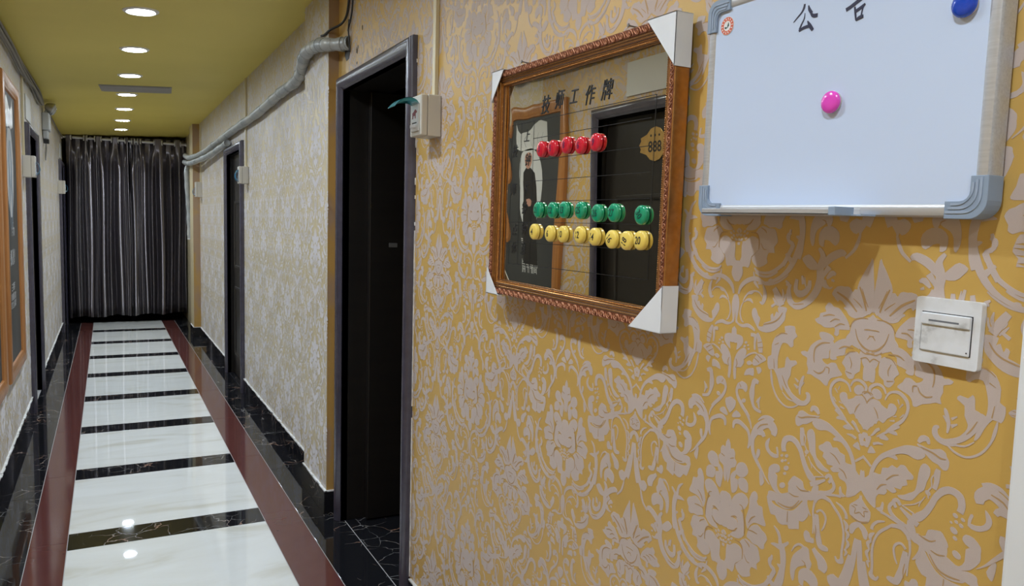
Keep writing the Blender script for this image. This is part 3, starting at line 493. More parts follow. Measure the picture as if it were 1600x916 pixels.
paper_relief('damask_flock', M['flock_glare'], tr1, LO, lambda y, z, o: (0.9045-o, y, z), [3.52, 3.52+TY], zs, keeper(3.551, 4.019, [], 2.48))

# ------------------------------------------------------------------ doors
CAS = [(0, 0), (0, .016), (.005, .025), (.014, .031), (.027, .032), (.040, .027), (.051, .017), (CW, .012), (CW, -.02)]
def door(name, mw, w, h, kind, depth=0.2):
    o = bpy.data.objects.new(name, None); COL.objects.link(o); o.matrix_world = mw; structure(o)
    c = MB().sweep(CAS, [(-w/2, 0), (-w/2, h), (w/2, h), (w/2, 0)]).build('casing', M['casing'], o, smooth=True)
    i = w/2-CW
    j = MB()
    j.box(-i-0.012, -i, 0.0, h-CW, -depth, 0.010); j.box(i, i+0.012, 0.0, h-CW, -depth, 0.010); j.box(-i-0.012, i+0.012, h-CW, h-CW+0.012, -depth, 0.010)
    j.build('jamb_lining', M['door'], o, bevel=0.001)
    if kind == 'closed':
        lf = MB().box(-i+0.003, i-0.003, 0.006, h-CW-0.004, -0.085, -0.045).build('door_leaf', M['door'], o, bevel=0.002)
        for y0, y1 in ((0.18, 0.80), (0.96, h-CW-0.40)):
            MB().sweep([(0, -.0455), (0.004, -.035), (0.014, -.032), (0.024, -.036), (0.03, -.0455)], [(-i+0.11, y0), (-i+0.11, y1), (i-0.11, y1), (i-0.11, y0)], closed=True).build('panel_moulding', M['door'], lf, smooth=True)
    return o
def mid(d): return (d[0]+d[1])/2, d[1]-d[0], d[2]
y, w, h = mid(D1)
d1 = door('door_1', frame_right(XR, y, 0), w, h, 'open')
# the leaf of door 1 stands open, square to the wall, against the far side
lx = -(D1[1]-CW-0.006-y)
leaf = MB().box(lx, lx+0.04, 0.008, h-CW-0.004, -0.93, -0.105).build('door_leaf', M['door'], d1, bevel=0.002)
for yy in (1.74, 0.36):
    q = MB(); q.box(lx+0.040, lx+0.0425, yy-0.05, yy+0.05, -0.315, -0.285)
    hp = q.build('hinge_plate', M['dull_steel'], leaf, bevel=0.001)
    MB().box(lx+0.0425, lx+0.0455, yy-0.03, yy+0.03, -0.307, -0.293).build('hinge_tongue', M['steel'], hp)
MB().box(lx+0.040, lx+0.043, 1.285, 1.305, -0.235, -0.195).build('finger_pull', M['dull_steel'], leaf, bevel=0.001)
# ragged filler along the near edge of the casing
q = MB()
zz = 0.12
while zz < 2.0:
    n = random.randint(25, 60) if zz < 1.25 else random.randint(2, 4)
    pts = [(w/2+0.0008+random.uniform(0, 0.0012), zz+0.012*k, 0.0006 if k in (0, n-1) else random.uniform(0.0008, 0.0036)) for k in range(n)]
    q.ribbon(pts, 0.0, 0.004)
    zz += 0.012*n + (random.uniform(0.0, 0.03) if zz < 1.35 else random.uniform(0.02, 0.12))
q.build('filler_line', M['caulk'], d1)
y, w, h = mid(D2); door('door_2', frame_right(XF, y, 0), w, h, 'closed')
for nm, D in (('door_3', L1), ('door_4', L2), ('door_5', L3)):
    y, w, h = mid(D); door(nm, frame_left(XL, y, 0), w, h, 'closed')

# ------------------------------------------------------------------ ceiling: downlights, flush panel
M['lens'] = mat('lit lens', (0.9, 0.95, 1), 0.5, Emission_Strength=LED_POWER)
M['lens'].node_tree.nodes['Principled BSDF'].inputs['Emission Color'].default_value = (*LED_COLOR, 1)
M['lamp_rim'] = mat('lamp rim', (0.85, 0.85, 0.85), 0.4)
TILT = Matrix.Rotation(-math.atan(0.0555), 4, 'Y')
def downlight(y, label):
    t = thing('ceiling_light', label, 'ceiling light', Matrix.Translation((LIGHT_X, y, cz(LIGHT_X))) @ TILT, 'round downlights along the corridor ceiling')
    MB().lathe([(0.060, 0.0), (0.062, -0.004), (0.068, -0.009), (0.078, -0.008), (0.084, -0.003), (0.084, 0.001)], 40).build('rim', M['lamp_rim'], t, smooth=True)
    MB().lathe([(0.0615, -0.002), (0.059, -0.0055), (0.03, -0.0075), (0.004, -0.008)], 40).build('lens', M['lens'], t, smooth=True)
    sp = bpy.data.objects.new('beam', SPOT); COL.objects.link(sp); sp.parent = t; sp.location = (0, 0, -0.012)
SPOT = bpy.data.lights.new('downlight_beam', 'SPOT')
SPOT.energy = SPOT_POWER; SPOT.color = LED_COLOR; SPOT.spot_size = math.radians(135); SPOT.spot_blend = 0.9; SPOT.shadow_soft_size = 0.03
ORD = ['nearest the viewer, largest in the photo', 'second from the viewer', 'third from the viewer, just before the grey panel', 'fourth from the viewer, just beyond the grey panel', 'fifth from the viewer', 'second from the curtain', 'nearest the curtain']
for yy, s in zip(LIGHT_Y, ORD): downlight(yy, 'round white LED ceiling downlight ' + s)
for yy, s in zip(LIGHT_Y_NEAR, ['above the black doorway', 'above the clearance before the framed mirror', 'above the framed mirror board', 'above the white notice board', 'just behind the viewpoint', 'farthest behind the viewpoint']):
    downlight(yy, 'round white LED ceiling downlight ' + s)
M['panel'] = noisy('grey panel', [(0.3, (0.30, 0.28, 0.26)), (0.7, (0.36, 0.34, 0.31))], 5, 0.6)
t = thing('ceiling_panel', 'flat grey rectangular panel in the ceiling between two downlights', 'vent', Matrix.Translation((0.232, 7.05, cz(0.232))) @ TILT @ Matrix.Rotation(-0.06, 4, 'Z'))
MB().box(-0.262, 0.262, -0.17, 0.17, -0.004, 0.002).build('frame', M['panel'], t, bevel=0.001)
MB().box(-0.245, 0.245, -0.153, 0.153, -0.008, -0.0035).build('cover', M['panel'], t, bevel=0.001)

# ------------------------------------------------------------------ curtain
def curtain_mat():
    m = mat('dark satin', (0.030, 0.024, 0.026), 0.39, 0.9, 0.9, Anisotropic=1.0)
    nt, b = nodes(m)
    tg = add(nt, 'ShaderNodeTangent', direction_type='UV_MAP', uv_map='weave')
    nt.links.new(tg.outputs[0], b.inputs['Tangent'])
    b.inputs['Anisotropic Rotation'].default_value = CURTAIN_ROT
    tc = add(nt, 'ShaderNodeTexCoord'); mp = add(nt, 'ShaderNodeMapping'); mp.inputs['Scale'].default_value = (9, 9, 0.5)
    nt.links.new(tc.outputs['Object'], mp.inputs[0])
    n = add(nt, 'ShaderNodeTexNoise', i_Scale=1.0, i_Detail=2.0); nt.links.new(mp.outputs[0], n.inputs[0])
    r = ramp(nt, n.outputs[0], [(0.35, (0.20, 0.18, 0.195)), (0.65, (0.27, 0.25, 0.265))]); nt.links.new(r.outputs[0], b.inputs['Base Color'])
    return m
CURTAIN_ROT = 0.25
M['satin'] = curtain_mat()
M['ring'] = mat('eyelet ring', (0.66, 0.66, 0.70), 0.35, 0.3)
YC = 11.22
ROD_Z = CH + 0.958
GAPS = [(-0.373, -0.239), (-0.196, -0.117), (-0.038, 0.072), (0.153, 0.227), (0.275, 0.305), (0.345, 0.372), (0.414, 0.566), (0.667, 0.815), (0.895, 0.945)]
RIDGES = [(-.405, .03, .003), (-.335, .055, .010), (-.280, .030, .003), (-.225, .040, .005), (-.172, .060, .012), (-.100, .030, .003), (-.045, .060, .010), (.052, .040, .004), (.150, .065, .010), (.215, .035, .003), (.262, .045, .004),
          (.312, .060, .009), (.358, .045, .003), (.405, .045, .004), (.442, .060, .007), (.545, .045, .004), (.650, .065, .014), (.765, .045, .004), (.865, .050, .005), (.935, .03, .003)]
def wave(x):
    """depth of the cloth at the rod: behind it inside a gap, in front of it between gaps (towards the viewer is negative)"""
    for a, b in GAPS:
        m, hw = (a+b)/2, (b-a)/2 + 0.020
        if abs(x-m) < hw:
            return -0.034 + 0.080*min(1.0, 1.25*0.5*(1+math.cos(math.pi*(x-m)/hw)))
    return -0.034
def pleat(x, t):
    """t: 0 at the top, 1 at the hem"""
    y = 0.065
    for i, (xr, am, w) in enumerate(RIDGES):
        d = x - (xr + 0.014*t*math.sin(i*2.4) + 0.007*math.sin(6.2*t+i))
        d = d + 0.0  
        e = abs(d)
        if e > 0.16: continue
        w *= 1.2 if w > .0065 else 0.5
        if e <= w: q = e*e/0.14
        else: q = w*w/0.14 + (2*w/0.14)*(e-w) + 1.7*(math.sqrt((e-w)**2+0.003**2)-0.003)
        y = min(y, -am*(0.92+0.1*math.sin(i*1.7+3*t)) + q + 0.10*d*math.sin(i*5.3))
    k = min(1.0, max(0.0, (t-0.035)/0.14)); k = k*k*(3-2*k)
    return wave(x)*(1-k) + y*k
def panel(name, label, x0, x1):
    t = thing(name, label, 'curtain', (0, YC, 0), 'satin curtain panels on the rod')
    nx, nz = int((x1-x0)*620), 26
    b = MB(); top, hem = CH+1.0, CH-1.305
    for i in range(nx+1):
        x = x0+(x1-x0)*i/nx
        for k in range(nz+1):
            tt = (k/nz)**1.5
            b.v.append((x + 0.01*tt*math.sin(6*x), pleat(x, tt), top + 0.022*(x-0.25) + (hem + 0.012*math.sin(17*x) - top)*tt))
    for i in range(nx):
        for k in range(nz):
            a = i*(nz+1)+k; b.f.append((a, a+1, a+nz+2, a+nz+1))
    c = b.build('cloth', M['satin'], t, smooth='all')
    uv = c.data.uv_layers.new(name='weave')
    for lp in c.data.loops:
        i, k = divmod(lp.vertex_index, nz+1); uv.data[lp.index].uv = (i/nx, k/nz)
    so = c.modifiers.new('thickness', 'SOLIDIFY'); so.thickness = 0.0025
    for a, q in GAPS:
        for x in (a-0.004, q+0.004):
            if x0 <= x <= x1:
                r = MB(); P = []
                for k in range(17):
                    an = 2*math.pi*k/16; P.append((x + 0.006*math.cos(an), 0.036*math.cos(an), ROD_Z + 0.036*math.sin(an)))
                r.tube([(p[0], p[1], p[2]) for p in P], 0.0085, 8, False).build('eyelet', M['ring'], t, smooth='all')
panel('eyelet_curtain', 'left half of the dark brown satin eyelet curtain closing the corridor', -0.435, 0.262)
panel('eyelet_curtain', 'right half of the dark brown satin eyelet curtain closing the corridor', 0.274, 0.945)
rod = thing('curtain_rod', 'slim silver curtain rod carrying the dark satin curtain', 'curtain rod', (0, YC, ROD_Z))
MB().tube([(XL+0.004, 0, 0.0), (0.956, 0, 0.0)], 0.0165, 14).build('pole', M['ring'], rod, smooth=True)
for x in (XL+0.006, 0.952):
    MB().tube([(x-0.005, 0, 0), (x+0.005, 0, 0)], 0.026, 16).build('end_bracket', M['ring'], rod, smooth=True)

# ------------------------------------------------------------------ framed mirror board
M['mirror'] = mat('amber mirror', (0.80, 0.74, 0.60), 0.0, 1.0)
M['gilt'] = noisy('worn gilt', [(0.35, (0.44, 0.205, 0.065)), (0.65, (0.52, 0.255, 0.085))], 90, 0.27, metal=0.9)
M['copper'] = noisy('dark copper', [(0.3, (0.16, 0.045, 0.022)), (0.7, (0.24, 0.075, 0.035))], 60, 0.4, metal=0.4)
M['copper_hi'] = noisy('rubbed copper relief', [(0.3, (0.42, 0.17, 0.085)), (0.7, (0.62, 0.30, 0.17))], 90, 0.36, metal=0.5)
M['card'] = noisy('white card', [(0.3, (0.72, 0.74, 0.77)), (0.7, (0.78, 0.80, 0.83))], 8, 0.6)
GX = 0.925
mir = thing('framed_mirror', 'framed mirror duty board with gilt carved frame and white card corners', 'mirror', frame_right(GX, 1.485, CH+0.103, math.radians(-0.8)))
OW, OH, IW, IH, FX = 0.3665, 0.2865, 0.3290, 0.2485, 0.008
g = MB(); nx, ny = 150, 110
for i in range(nx+1):
    for k in range(ny+1):
        x = FX-IW-0.006+(2*IW+0.012)*i/nx; yy = -IH-0.006+(2*IH+0.012)*k/ny
        e = max(0.0, min(1.0, (-0.17-x)/0.17)); e2 = max(0.0, (yy-0.02)/0.23)
        zz = 0.00028*e*e*math.sin(yy*40+x*30+0.6)+0.0005*e*e2*math.sin(x*55+yy*25) + 0.00010*math.sin(x*21+yy*9)
        g.v.append((x, yy, zz))
for i in range(nx):
    for k in range(ny):
        a = i*(ny+1)+k; g.f.append((a, a+ny+1, a+ny+2, a+1))
g.build('glass', M['mirror'], mir, smooth='all')
MB().box(FX-OW+0.01, FX+OW-0.01, -OH+0.01, OH-0.01, -0.0105, -0.003).build('backing', M['door'], mir)
PF = [(0, -.025), (0, .017), (.0006, .0195), (.002, .0208), (.0195, .0188), (.0205, .0168), (.0225, .0180), (.025, .0172), (.0265, .0150), (.0285, .0162), (.0315, .0152), (.033, .0128), (.0355, .0128), (.037, .0112), (.0440, .0086), (.0465, .001)]
PF = [(o*0.81, max(z, -.012)) for o, z in PF]
loop = [(FX-OW, -OH), (FX-OW, OH), (FX+OW, OH), (FX+OW, -OH)]
MB().sweep(PF, loop, closed=True).build('moulding', M['gilt'], mir, smooth=True)
MB().sweep([(.0013, .0195), (.0018, .0211), (.0154, .0192), (.0158, .0180)], loop, closed=True).build('carved_band', M['copper'], mir, smooth=True)
M['groove_shade'] = mat('dark gilt groove', (0.10, 0.04, 0.015), 0.5)  # dark strips paint in the shade of the frame's shallow recesses
for a, q, z0, z1 in ((.0164, .0176, .0178, .0174), (.0211, .0221, .0160, .0161), (.0262, .0276, .0142, .0138), (.0358, .0366, .0088, .0060)):
    MB().sweep([(a, z0), ((a+q)/2, max(z0, z1)+.0003), (q, z1)], loop, closed=True).build('groove_shade', M['groove_shade'], mir)
# carved scrolls of the outer band and the bead row of the inner edge
carv, bead = MB(), MB()
for side in range(4):
    A, B = Vector(loop[side]), Vector(loop[(side+1) % 4])
    d = (B-A).normalized(); nrm = Vector((d.y, -d.x)); L = (B-A).length
    n = round(L/0.0265)
    def pt(s, o):      # along, across the band
        zz = .0211+(.0192-.0211)*(o-.0022)/.0168; o = .0016+(o-.002)*1.07
        p = A+d*s+nrm*o
        return (p.x, p.y, zz+0.0004)
    for k in range(n):
        s = L*(k+0.5)/n
        sp = []
        for j in range(13):
            an = j*0.62; r = 0.0054*(1-j/15)
            sp.append(pt(s+r*math.cos(an), 0.0085+r*math.sin(an)))
        carv.tube(sp, [0.0011]*12+[0.0016], 5)
        carv.tube([pt(s-0.0125, 0.0035), pt(s-0.010, 0.0080), pt(s-0.0065, 0.0125), pt(s-0.002, 0.0143), pt(s+0.003, 0.0138)], [0.0006, 0.0011, 0.0012, 0.0010, 0.0005], 5)
        carv.tube([pt(s+0.012, 0.0135), pt(s+0.0095, 0.0085), pt(s+0.006, 0.0040), pt(s+0.001, 0.0028), pt(s-0.003, 0.0034)], [0.0006, 0.0011, 0.0012, 0.0010, 0.0005], 5)
        carv.tube([pt(s+0.0105, 0.0125), pt(s+0.0128, 0.0098), pt(s+0.0138, 0.0065)], [0.0004, 0.0013, 0.0004], 5)
    nb = round((L-0.07)/0.0042)
    for k in range(nb):
        s = 0.035+(L-0.07)*(k+0.5)/nb
        p = A+d*s+nrm*0.0332
        bead.lathe([(0.0017, -0.0012), (0.0016, 0.0006), (0.0008, 0.0016)], 6, (p.x, p.y, 0.0102))
o = carv.build('carved_scrolls', M['copper_hi'], mir, smooth='all'); o['kind'] = 'stuff'
o = bead.build('bead_row', M['gilt'], mir, smooth='all'); o['kind'] = 'stuff'
# cardboard corner guards
def guard(sx, sy, a, b2):
    c = Vector((FX+sx*(OW+0.003), sy*(OH+0.003)))
    q = MB(); zt = 0.0260
    P = [(c.x, c.y), (c.x-sx*a, c.y), (c.x, c.y-sy*b2)]
    if sx*sy > 0: P.reverse()
    q.prism(P, zt-0.0015, zt)
    q.box(min(c.x, c.x-sx*a), max(c.x, c.x-sx*a), min(c.y, c.y-sy*0.0015), max(c.y, c.y-sy*0.0015), -0.012, zt)
    q.box(min(c.x, c.x-sx*0.0015), max(c.x, c.x-sx*0.0015), min(c.y, c.y-sy*b2), max(c.y, c.y-sy*b2), -0.012, zt)
    q.build('corner_guard', M['card'], mir)
guard(1, 1, 0.085, 0.095); guard(1, -1, 0.098, 0.088); guard(-1, 1, 0.066, 0.078); guard(-1, -1, 0.070, 0.070)
# ruled table and writing on the glass
GZ = 0.0010
def T(x, y): return (x, y+0.014*x)
ln = MB()
def hl(x0, x1, y): ln.ribbon([(*T(x0, y), 0.0011), (*T(x1, y), 0.0011)], GZ-0.0002, GZ)
def vl(x, y0, y1): ln.ribbon([(*T(x, y0), 0.0011), (*T(x, y1), 0.0011)], GZ-0.0002, GZ)
hl(-0.286, 0.299, 0.1515); hl(-0.173, 0.288, 0.1095); hl(-0.171, 0.290, 0.0565); hl(-0.218, 0.291, 0.0065); hl(-0.170, 0.294, -0.0440)
hl(-0.292, 0.297, -0.094); hl(-0.289, 0.300, -0.1445); hl(-0.286, 0.301, -0.201)
vl(-0.236, 0.1515, -0.201); vl(-0.173, 0.1515, -0.201); vl(0.299, 0.1515, -0.201); vl(-0.286, 0.1515, -0.201)
ln.build('ruled_lines', M['black'], mir)
def ink(body, x, y, size, m=M['black'], shear=0.25, bold=0.0, hs=1.0, parent=mir, z=GZ, name='writing'):
    me = text_mesh(body, size, shear, bold, hscale=hs)
    yy = y
    for v in me.vertices: v.co.x += x; v.co.y += yy; v.co.z += z
    return link(name, me, m, parent)
for ch, x, y, s in [('技', -0.1195, 0.183, 0.046), ('师', -0.0556, 0.1880, 0.046), ('工', 0.0048, 0.1868, 0.040), ('作', 0.0718, 0.1825, 0.045), ('牌', 0.1338, 0.1860, 0.046)]:
    ink(ch, x, y, s, bold=0.0001, hs=0.85)
for ch, x, y in [('技', -0.266, 0.082), ('师', -0.267, -0.014), ('上', -0.207, 0.117), ('钟', -0.197, 0.058), ('下', -0.202, -0.018), ('钟', -0.2065, -0.061), ('点', -0.2544, -0.1165), ('钟', -0.2035, -0.113), ('休', -0.255, -0.1625), ('息', -0.207, -0.163)]:
    ink(ch, x, y, 0.034, hs=0.8)

# round magnets with numbers
M['mred'] = mat('red plastic', (0.60, 0.012, 0.035), 0.18, Coat_Weight=0.6)
M['mgreen'] = mat('green plastic', (0.005, 0.30, 0.15), 0.2, Coat_Weight=0.5)
M['myellow'] = mat('yellow plastic', (0.86, 0.64, 0.13), 0.25, Coat_Weight=0.4)
M['mpink'] = mat('pink plastic', (0.80, 0.07, 0.55), 0.2, Coat_Weight=0.6)
M['mblue'] = mat('blue plastic', (0.005, 0.06, 0.50), 0.2, Coat_Weight=0.6)
M['ink_red'] = mat('dark ink on red', (0.10, 0.005, 0.06), 0.4)
M['ink_green'] = mat('dark ink on green', (0.002, 0.05, 0.035), 0.4)
M['magnet_foot'] = mat('pale magnet foot', (0.60, 0.52, 0.48), 0.5)
R, H = 0.0192, 0.0118
PRO = [(R*0.93, 0.0), (R, 0.0008), (R, 0.0060), (R*0.985, 0.0076)] + [(R*0.985*math.cos(a), 0.0076+(H-0.0076)*math.sin(a)) for a in [0.35, 0.7, 1.0, 1.25, 1.45]]
def dome(x, y):
    r = min(0.999, math.hypot(x, y)/(R*0.985))
    return 0.0076+(H-0.0076)*math.sqrt(1-r*r)
MM = {}
def magnet(x, y, z, m, num, inkm, rot, label, group, name='round_magnet', owner=None, scale=1.0):
    base = owner if owner else mir
    t = thing(name, label, 'magnet', base.matrix_world @ Matrix.Translation((x, y, z)) @ Matrix.Scale(scale, 4), group)
    if m.name not in MM:
        MM[m.name] = MB().lathe(PRO, 32); MM[m.name] = MM[m.name]
    MM[m.name].build('cap', m, t, smooth=True)
    if num:
        me = text_mesh(num, 0.021, 0.08, 0.0003, hscale=0.85)
        for v in me.vertices:
            up = v.co.z > 0
            co = Matrix.Rotation(rot, 2) @ Vector((v.co.x-0.0015, v.co.y))
            v.co.x, v.co.y = co.x, co.y
            v.co.z = dome(co.x, co.y) + (0.00035 if up else -0.0002)
        link('number', me, inkm, t)
    return t
bpy.context.view_layer.update()
RED = [(-0.1215, .0798, '3'), (-0.0692, .0781, '5'), (-0.01, .0807, '8'), (.0502, .0753, '6'), (.1088, .0773, '9')]
GRN = [(-.127, -.064, '21', 0), (-.0605, -.0651, '22', 0), (-.0093, -.0647, '23', 0), (.0603, -.0658, '25', 0), (.1256, -.0722, '26', .05), (.1861, -.0716, '27', .0), (.2783, -.0762, '30', -0.95)]
YEL = [(-.1427, -.1164, '4', 0), (-.0676, -.1195, '6', 0), (-.0102, -.1197, '10', .06), (.0611, -.1195, '12', 0), (.1191, -.1222, '14', -.1), (.1828, -.1259, '16', -.8), (.2337, -.127, '18', 1.2), (.2796, -.1256, '20', 0)]
OR = ['first', 'second', 'third', 'fourth', 'fifth', 'sixth', 'seventh', 'eighth']
for k, (x, yy, n) in enumerate(RED):
    lab = 'leftmost red magnet of the upper row, at the edge of the poster reflection' if k == 0 else 'rightmost and highest red magnet of the upper row' if k == 4 else '%s red magnet from the left in the upper row' % OR[k]
    magnet(x, yy+.014*x, 0.0010, M['mred'], n, M['ink_red'], 0, lab, 'red magnets on the mirror board')
for k, (x, yy, n, r) in enumerate(GRN):
    magnet(x, yy+.014*x, 0.0010, M['mgreen'], n, M['ink_green'], r, 'green round magnet marked %s, %s from the left of the green row' % (n, OR[k]), 'green magnets on the mirror board')
for k, (x, yy, n, r) in enumerate(YEL):
    magnet(x, yy+.014*x, 0.0010, M['myellow'], n, M['black'], r, 'yellow round magnet marked %s, %s from the left of the yellow row' % (n, OR[k]), 'yellow magnets on the mirror board')
# the two nails above the frame
for x, s in ((-0.228, 'left'), (0.214, 'right')):
    t = thing('nail', '%s rusty nail sticking out of the wallpaper above the framed mirror' % s, 'nail', mir.matrix_world @ Matrix.Translation((x, OH+0.010, -0.026)), 'nails holding the mirror board')
    MB().tube([(0, 0, 0), (-0.003, 0.001, 0.020), (-0.007, 0.003, 0.032)], 0.0016, 8).build('shank', M['dull_steel'], t, smooth=True)
    MB().tube([(-0.0070, 0.003, 0.032), (-0.0074, 0.0032, 0.034)], 0.0042, 10).build('head', M['dull_steel'], t, smooth=True)

# ------------------------------------------------------------------ whiteboard
M['board'] = mat('white board enamel', (0.58, 0.68, 0.87), 0.22, spec=0.5)
M['alu'] = noisy('brushed aluminium', [(0.3, (0.50, 0.51, 0.53)), (0.7, (0.60, 0.61, 0.63))], 6, 0.38, metal=0.5, stretch=(1, 60, 60))
M['grey_cap'] = mat('grey blue plastic corner', (0.26, 0.33, 0.43), 0.45)
M['grey_step'] = mat('grey blue plastic ridge', (0.32, 0.39, 0.50), 0.4)
M['marker'] = mat('dark marker ink', (0.018, 0.02, 0.055), 0.5)
wb = thing('whiteboard', 'white magnetic notice board with aluminium frame and grey corners', 'whiteboard', frame_right(0.920, 0.80, CH+0.2, math.radians(-0.45)))
bx0, bx1, by0, by1 = -0.2425, 0.2545, -0.174, 0.1835
rloop = []
for cx, cy, a0 in ((bx0+.021, by0+.021, 270), (bx0+.021, by1-.021, 180), (bx1-.021, by1-.021, 90), (bx1-.021, by0+.021, 0)):
    for k in range(6):
        an = math.radians(a0-18*k); rloop.append((cx+.021*math.cos(an), cy+.021*math.sin(an)))
MB().box(bx0+0.006, bx1-0.006, by0+0.006, by1-0.006, -0.024, -0.0025).build('panel', M['board'], wb)
MB().sweep([(0, -.028), (0, -.006), (.002, -.001), (.005, 0.0), (.012, 0.0), (.0145, -.0012), (.0165, -.0028)], rloop, closed=True).build('frame', M['alu'], wb, smooth=True)
def cap(cx, cy, sx, sy):
    L, W, r = 0.050, 0.0195, 0.022
    def outline(o, w, l):     # L shaped, outside corner rounded
        P = [(l, o)]
        P.append((l, w))
        for k in range(5):
            a = -math.pi/2 - k*math.pi/8
            P.append((w+0.012+0.012*math.cos(a), w+0.012+0.012*math.sin(a)))
        P += [(w, l), (o, l)]
        for k in range(7):
            a = math.pi + k*math.pi/12
            P.append((o+r+r*math.cos(a), o+r+r*math.sin(a)))
        P = [(cx+sx*x, cy+sy*yy) for x, yy in P]
        return P if sx*sy < 0 else P[::-1]
    c = MB().prism(outline(-0.002, W, L), -0.028, 0.0022).build('corner_cap', M['grey_cap'], wb, bevel=0.0012)
    for i, (o, w) in enumerate(((0.0045, 0.0075), (0.0095, 0.0125), (0.0142, 0.0172))):
        MB().prism(outline(o, w, L-0.002-0.003*i), 0.002, 0.0032).build('ridge', M['grey_step'], c)
cap(bx0, by0, 1, 1); cap(bx1, by0, -1, 1); cap(bx0, by1, 1, -1); cap(bx1, by1, -1, -1)
tr = MB()
x0, x1, yb = -0.167, 0.083, -0.1735
tr.box(x0, x1, yb, yb+0.0022, -0.002, 0.062); tr.box(x0, x1, yb, yb+0.008, 0.060, 0.062); tr.box(x0, x1, yb, yb+0.010, -0.002, 0.0005)
pt_ = tr.build('pen_tray', M['alu'], wb, bevel=0.0006)
MB().box(x1-0.001, x1+0.010, yb-0.001, yb+0.011, 0.025, 0.063).build('end_cap', M['grey_cap'], pt_, bevel=0.001)
MB().ribbon([(x1-0.004, yb+0.0005, .002), (x1+0.025, yb+0.0005, .002)], 0.0, 0.030).build('end_lip', M['grey_step'], pt_)
BZ_ = -0.0019
def brush(strokes, name):
    m = MB()
    for k, s in enumerate(strokes): m.ribbon(spline(s, 4), BZ_-0.0005, BZ_+0.0001*k)
    m.build(name, M['marker'], wb)
brush([[(-.0393, .1385, .0030), (-.0405, .1327, .0034), (-.0443, .1271, .0026), (-.0513, .1217, .0020), (-.0588, .1157, .0010)],
       [(-.0320, .1348, .0016), (-.0299, .1286, .0044), (-.0253, .1225, .0046)], [(-.0265, .1222, .0030), (-.022, .1180, .0052), (-.0144, .1173, .0052)],
       [(-.0376, .1250, .0006), (-.0388, .1169, .0014), (-.043, .1097, .0020), (-.0462, .1030, .0030)],
       [(-.0472, .1010, .0030), (-.0384, .1039, .0042), (-.0270, .1046, .0046)], [(-.0318, .1125, .0012), (-.0275, .1055, .0050), (-.0215, .0975, .0044)]], 'writing')
brush([[(.0560, .1400, .0014), (.0520, .1335, .0034), (.0460, .1290, .0020)], [(.0510, .1335, .0030), (.0590, .1370, .0032), (.0645, .1385, .0028)], [(.0548, .1415, .0016), (.0560, .1330, .0030), (.0565, .1235, .0028)],
       [(.0350, .1135, .0050), (.0418, .1157, .0048), (.0506, .1197, .0048), (.0660, .1262, .0044)],
       [(.0492, .1145, .0020), (.0507, .1064, .0026), (.0524, .0962, .0018)], [(.0500, .1078, .0040), (.0584, .1110, .0040), (.0657, .1150, .0028)],
       [(.0652, .1150, .0014), (.0622, .1092, .0014), (.0606, .1004, .0016)], [(.0524, .0957, .0020), (.0576, .0982, .0044), (.0638, .0992, .0044)]], 'writing')
# round sticker: orange red ring with pale marks and two green leaves
M['st_white'] = mat('sticker white', (0.78, 0.78, 0.78), 0.5); M['st_red'] = mat('sticker red', (0.66, 0.13, 0.06), 0.5); M['st_green'] = mat('sticker green', (0.01, 0.07, 0.05), 0.5)
sx_, sy_ = -0.2005, 0.1395
stk = MB().lathe([(0.0150, -0.0027), (0.0150, -0.0017)], 36, (sx_, sy_, 0)).build('sticker', M['st_white'], wb)
q = MB()
ring = [(sx_+0.0113*math.cos(2*math.pi*k/40), sy_+0.0113*math.sin(2*math.pi*k/40), 0.0060) for k in range(41)]
q.ribbon(ring, -0.0018, -0.0014); q.build('ring', M['st_red'], stk)
q = MB()
for k in range(14):
    a = 2*math.pi*k/14; q.ribbon([(sx_+0.0098*math.cos(a), sy_+0.0098*math.sin(a), 0.0012), (sx_+0.0128*math.cos(a+.06), sy_+0.0128*math.sin(a+.06), 0.0017)], -0.0015, -0.0012)
q.build('marks', M['st_white'], stk)
q = MB(); q.ribbon([(sx_+0.0005, sy_-0.0035, .0005), (sx_+0.0025, sy_+0.0005, .0034), (sx_+0.0028, sy_+0.0050, .0006)], -0.0017, -0.0013); q.ribbon([(sx_-0.0062, sy_-0.0020, .0006), (sx_-0.0032, sy_-0.0030, .0036), (sx_+0.0000, sy_-0.0030, .0006)], -0.0017, -0.0013)
q.build('leaves', M['st_green'], stk)
bpy.context.view_layer.update()
for nm, x, yy, m, lab in (('pink', 0.0235, -0.0125, 'mpink', 'bright pink round magnet in the middle of the white board'), ('blue', 0.2095, 0.081, 'mblue', 'deep blue round magnet near the top right of the white board')):
    t = thing('round_magnet', lab, 'magnet', wb.matrix_world @ Matrix.Translation((x, yy, -0.0024)), 'plain magnets on the white board')
    MB().lathe([(0.0148, 0), (0.0150, 0.001), (0.0150, 0.0032)], 32).build('foot', M['magnet_foot'], t, smooth=True)
    MB().lathe([(0.0150, 0.0030), (0.0158, 0.0040), (0.0158, 0.0062), (0.0150, 0.0078), (0.0120, 0.0096), (0.0070, 0.0107), (0.0010, 0.0110)], 32).build('cap', M[m], t, smooth=True)

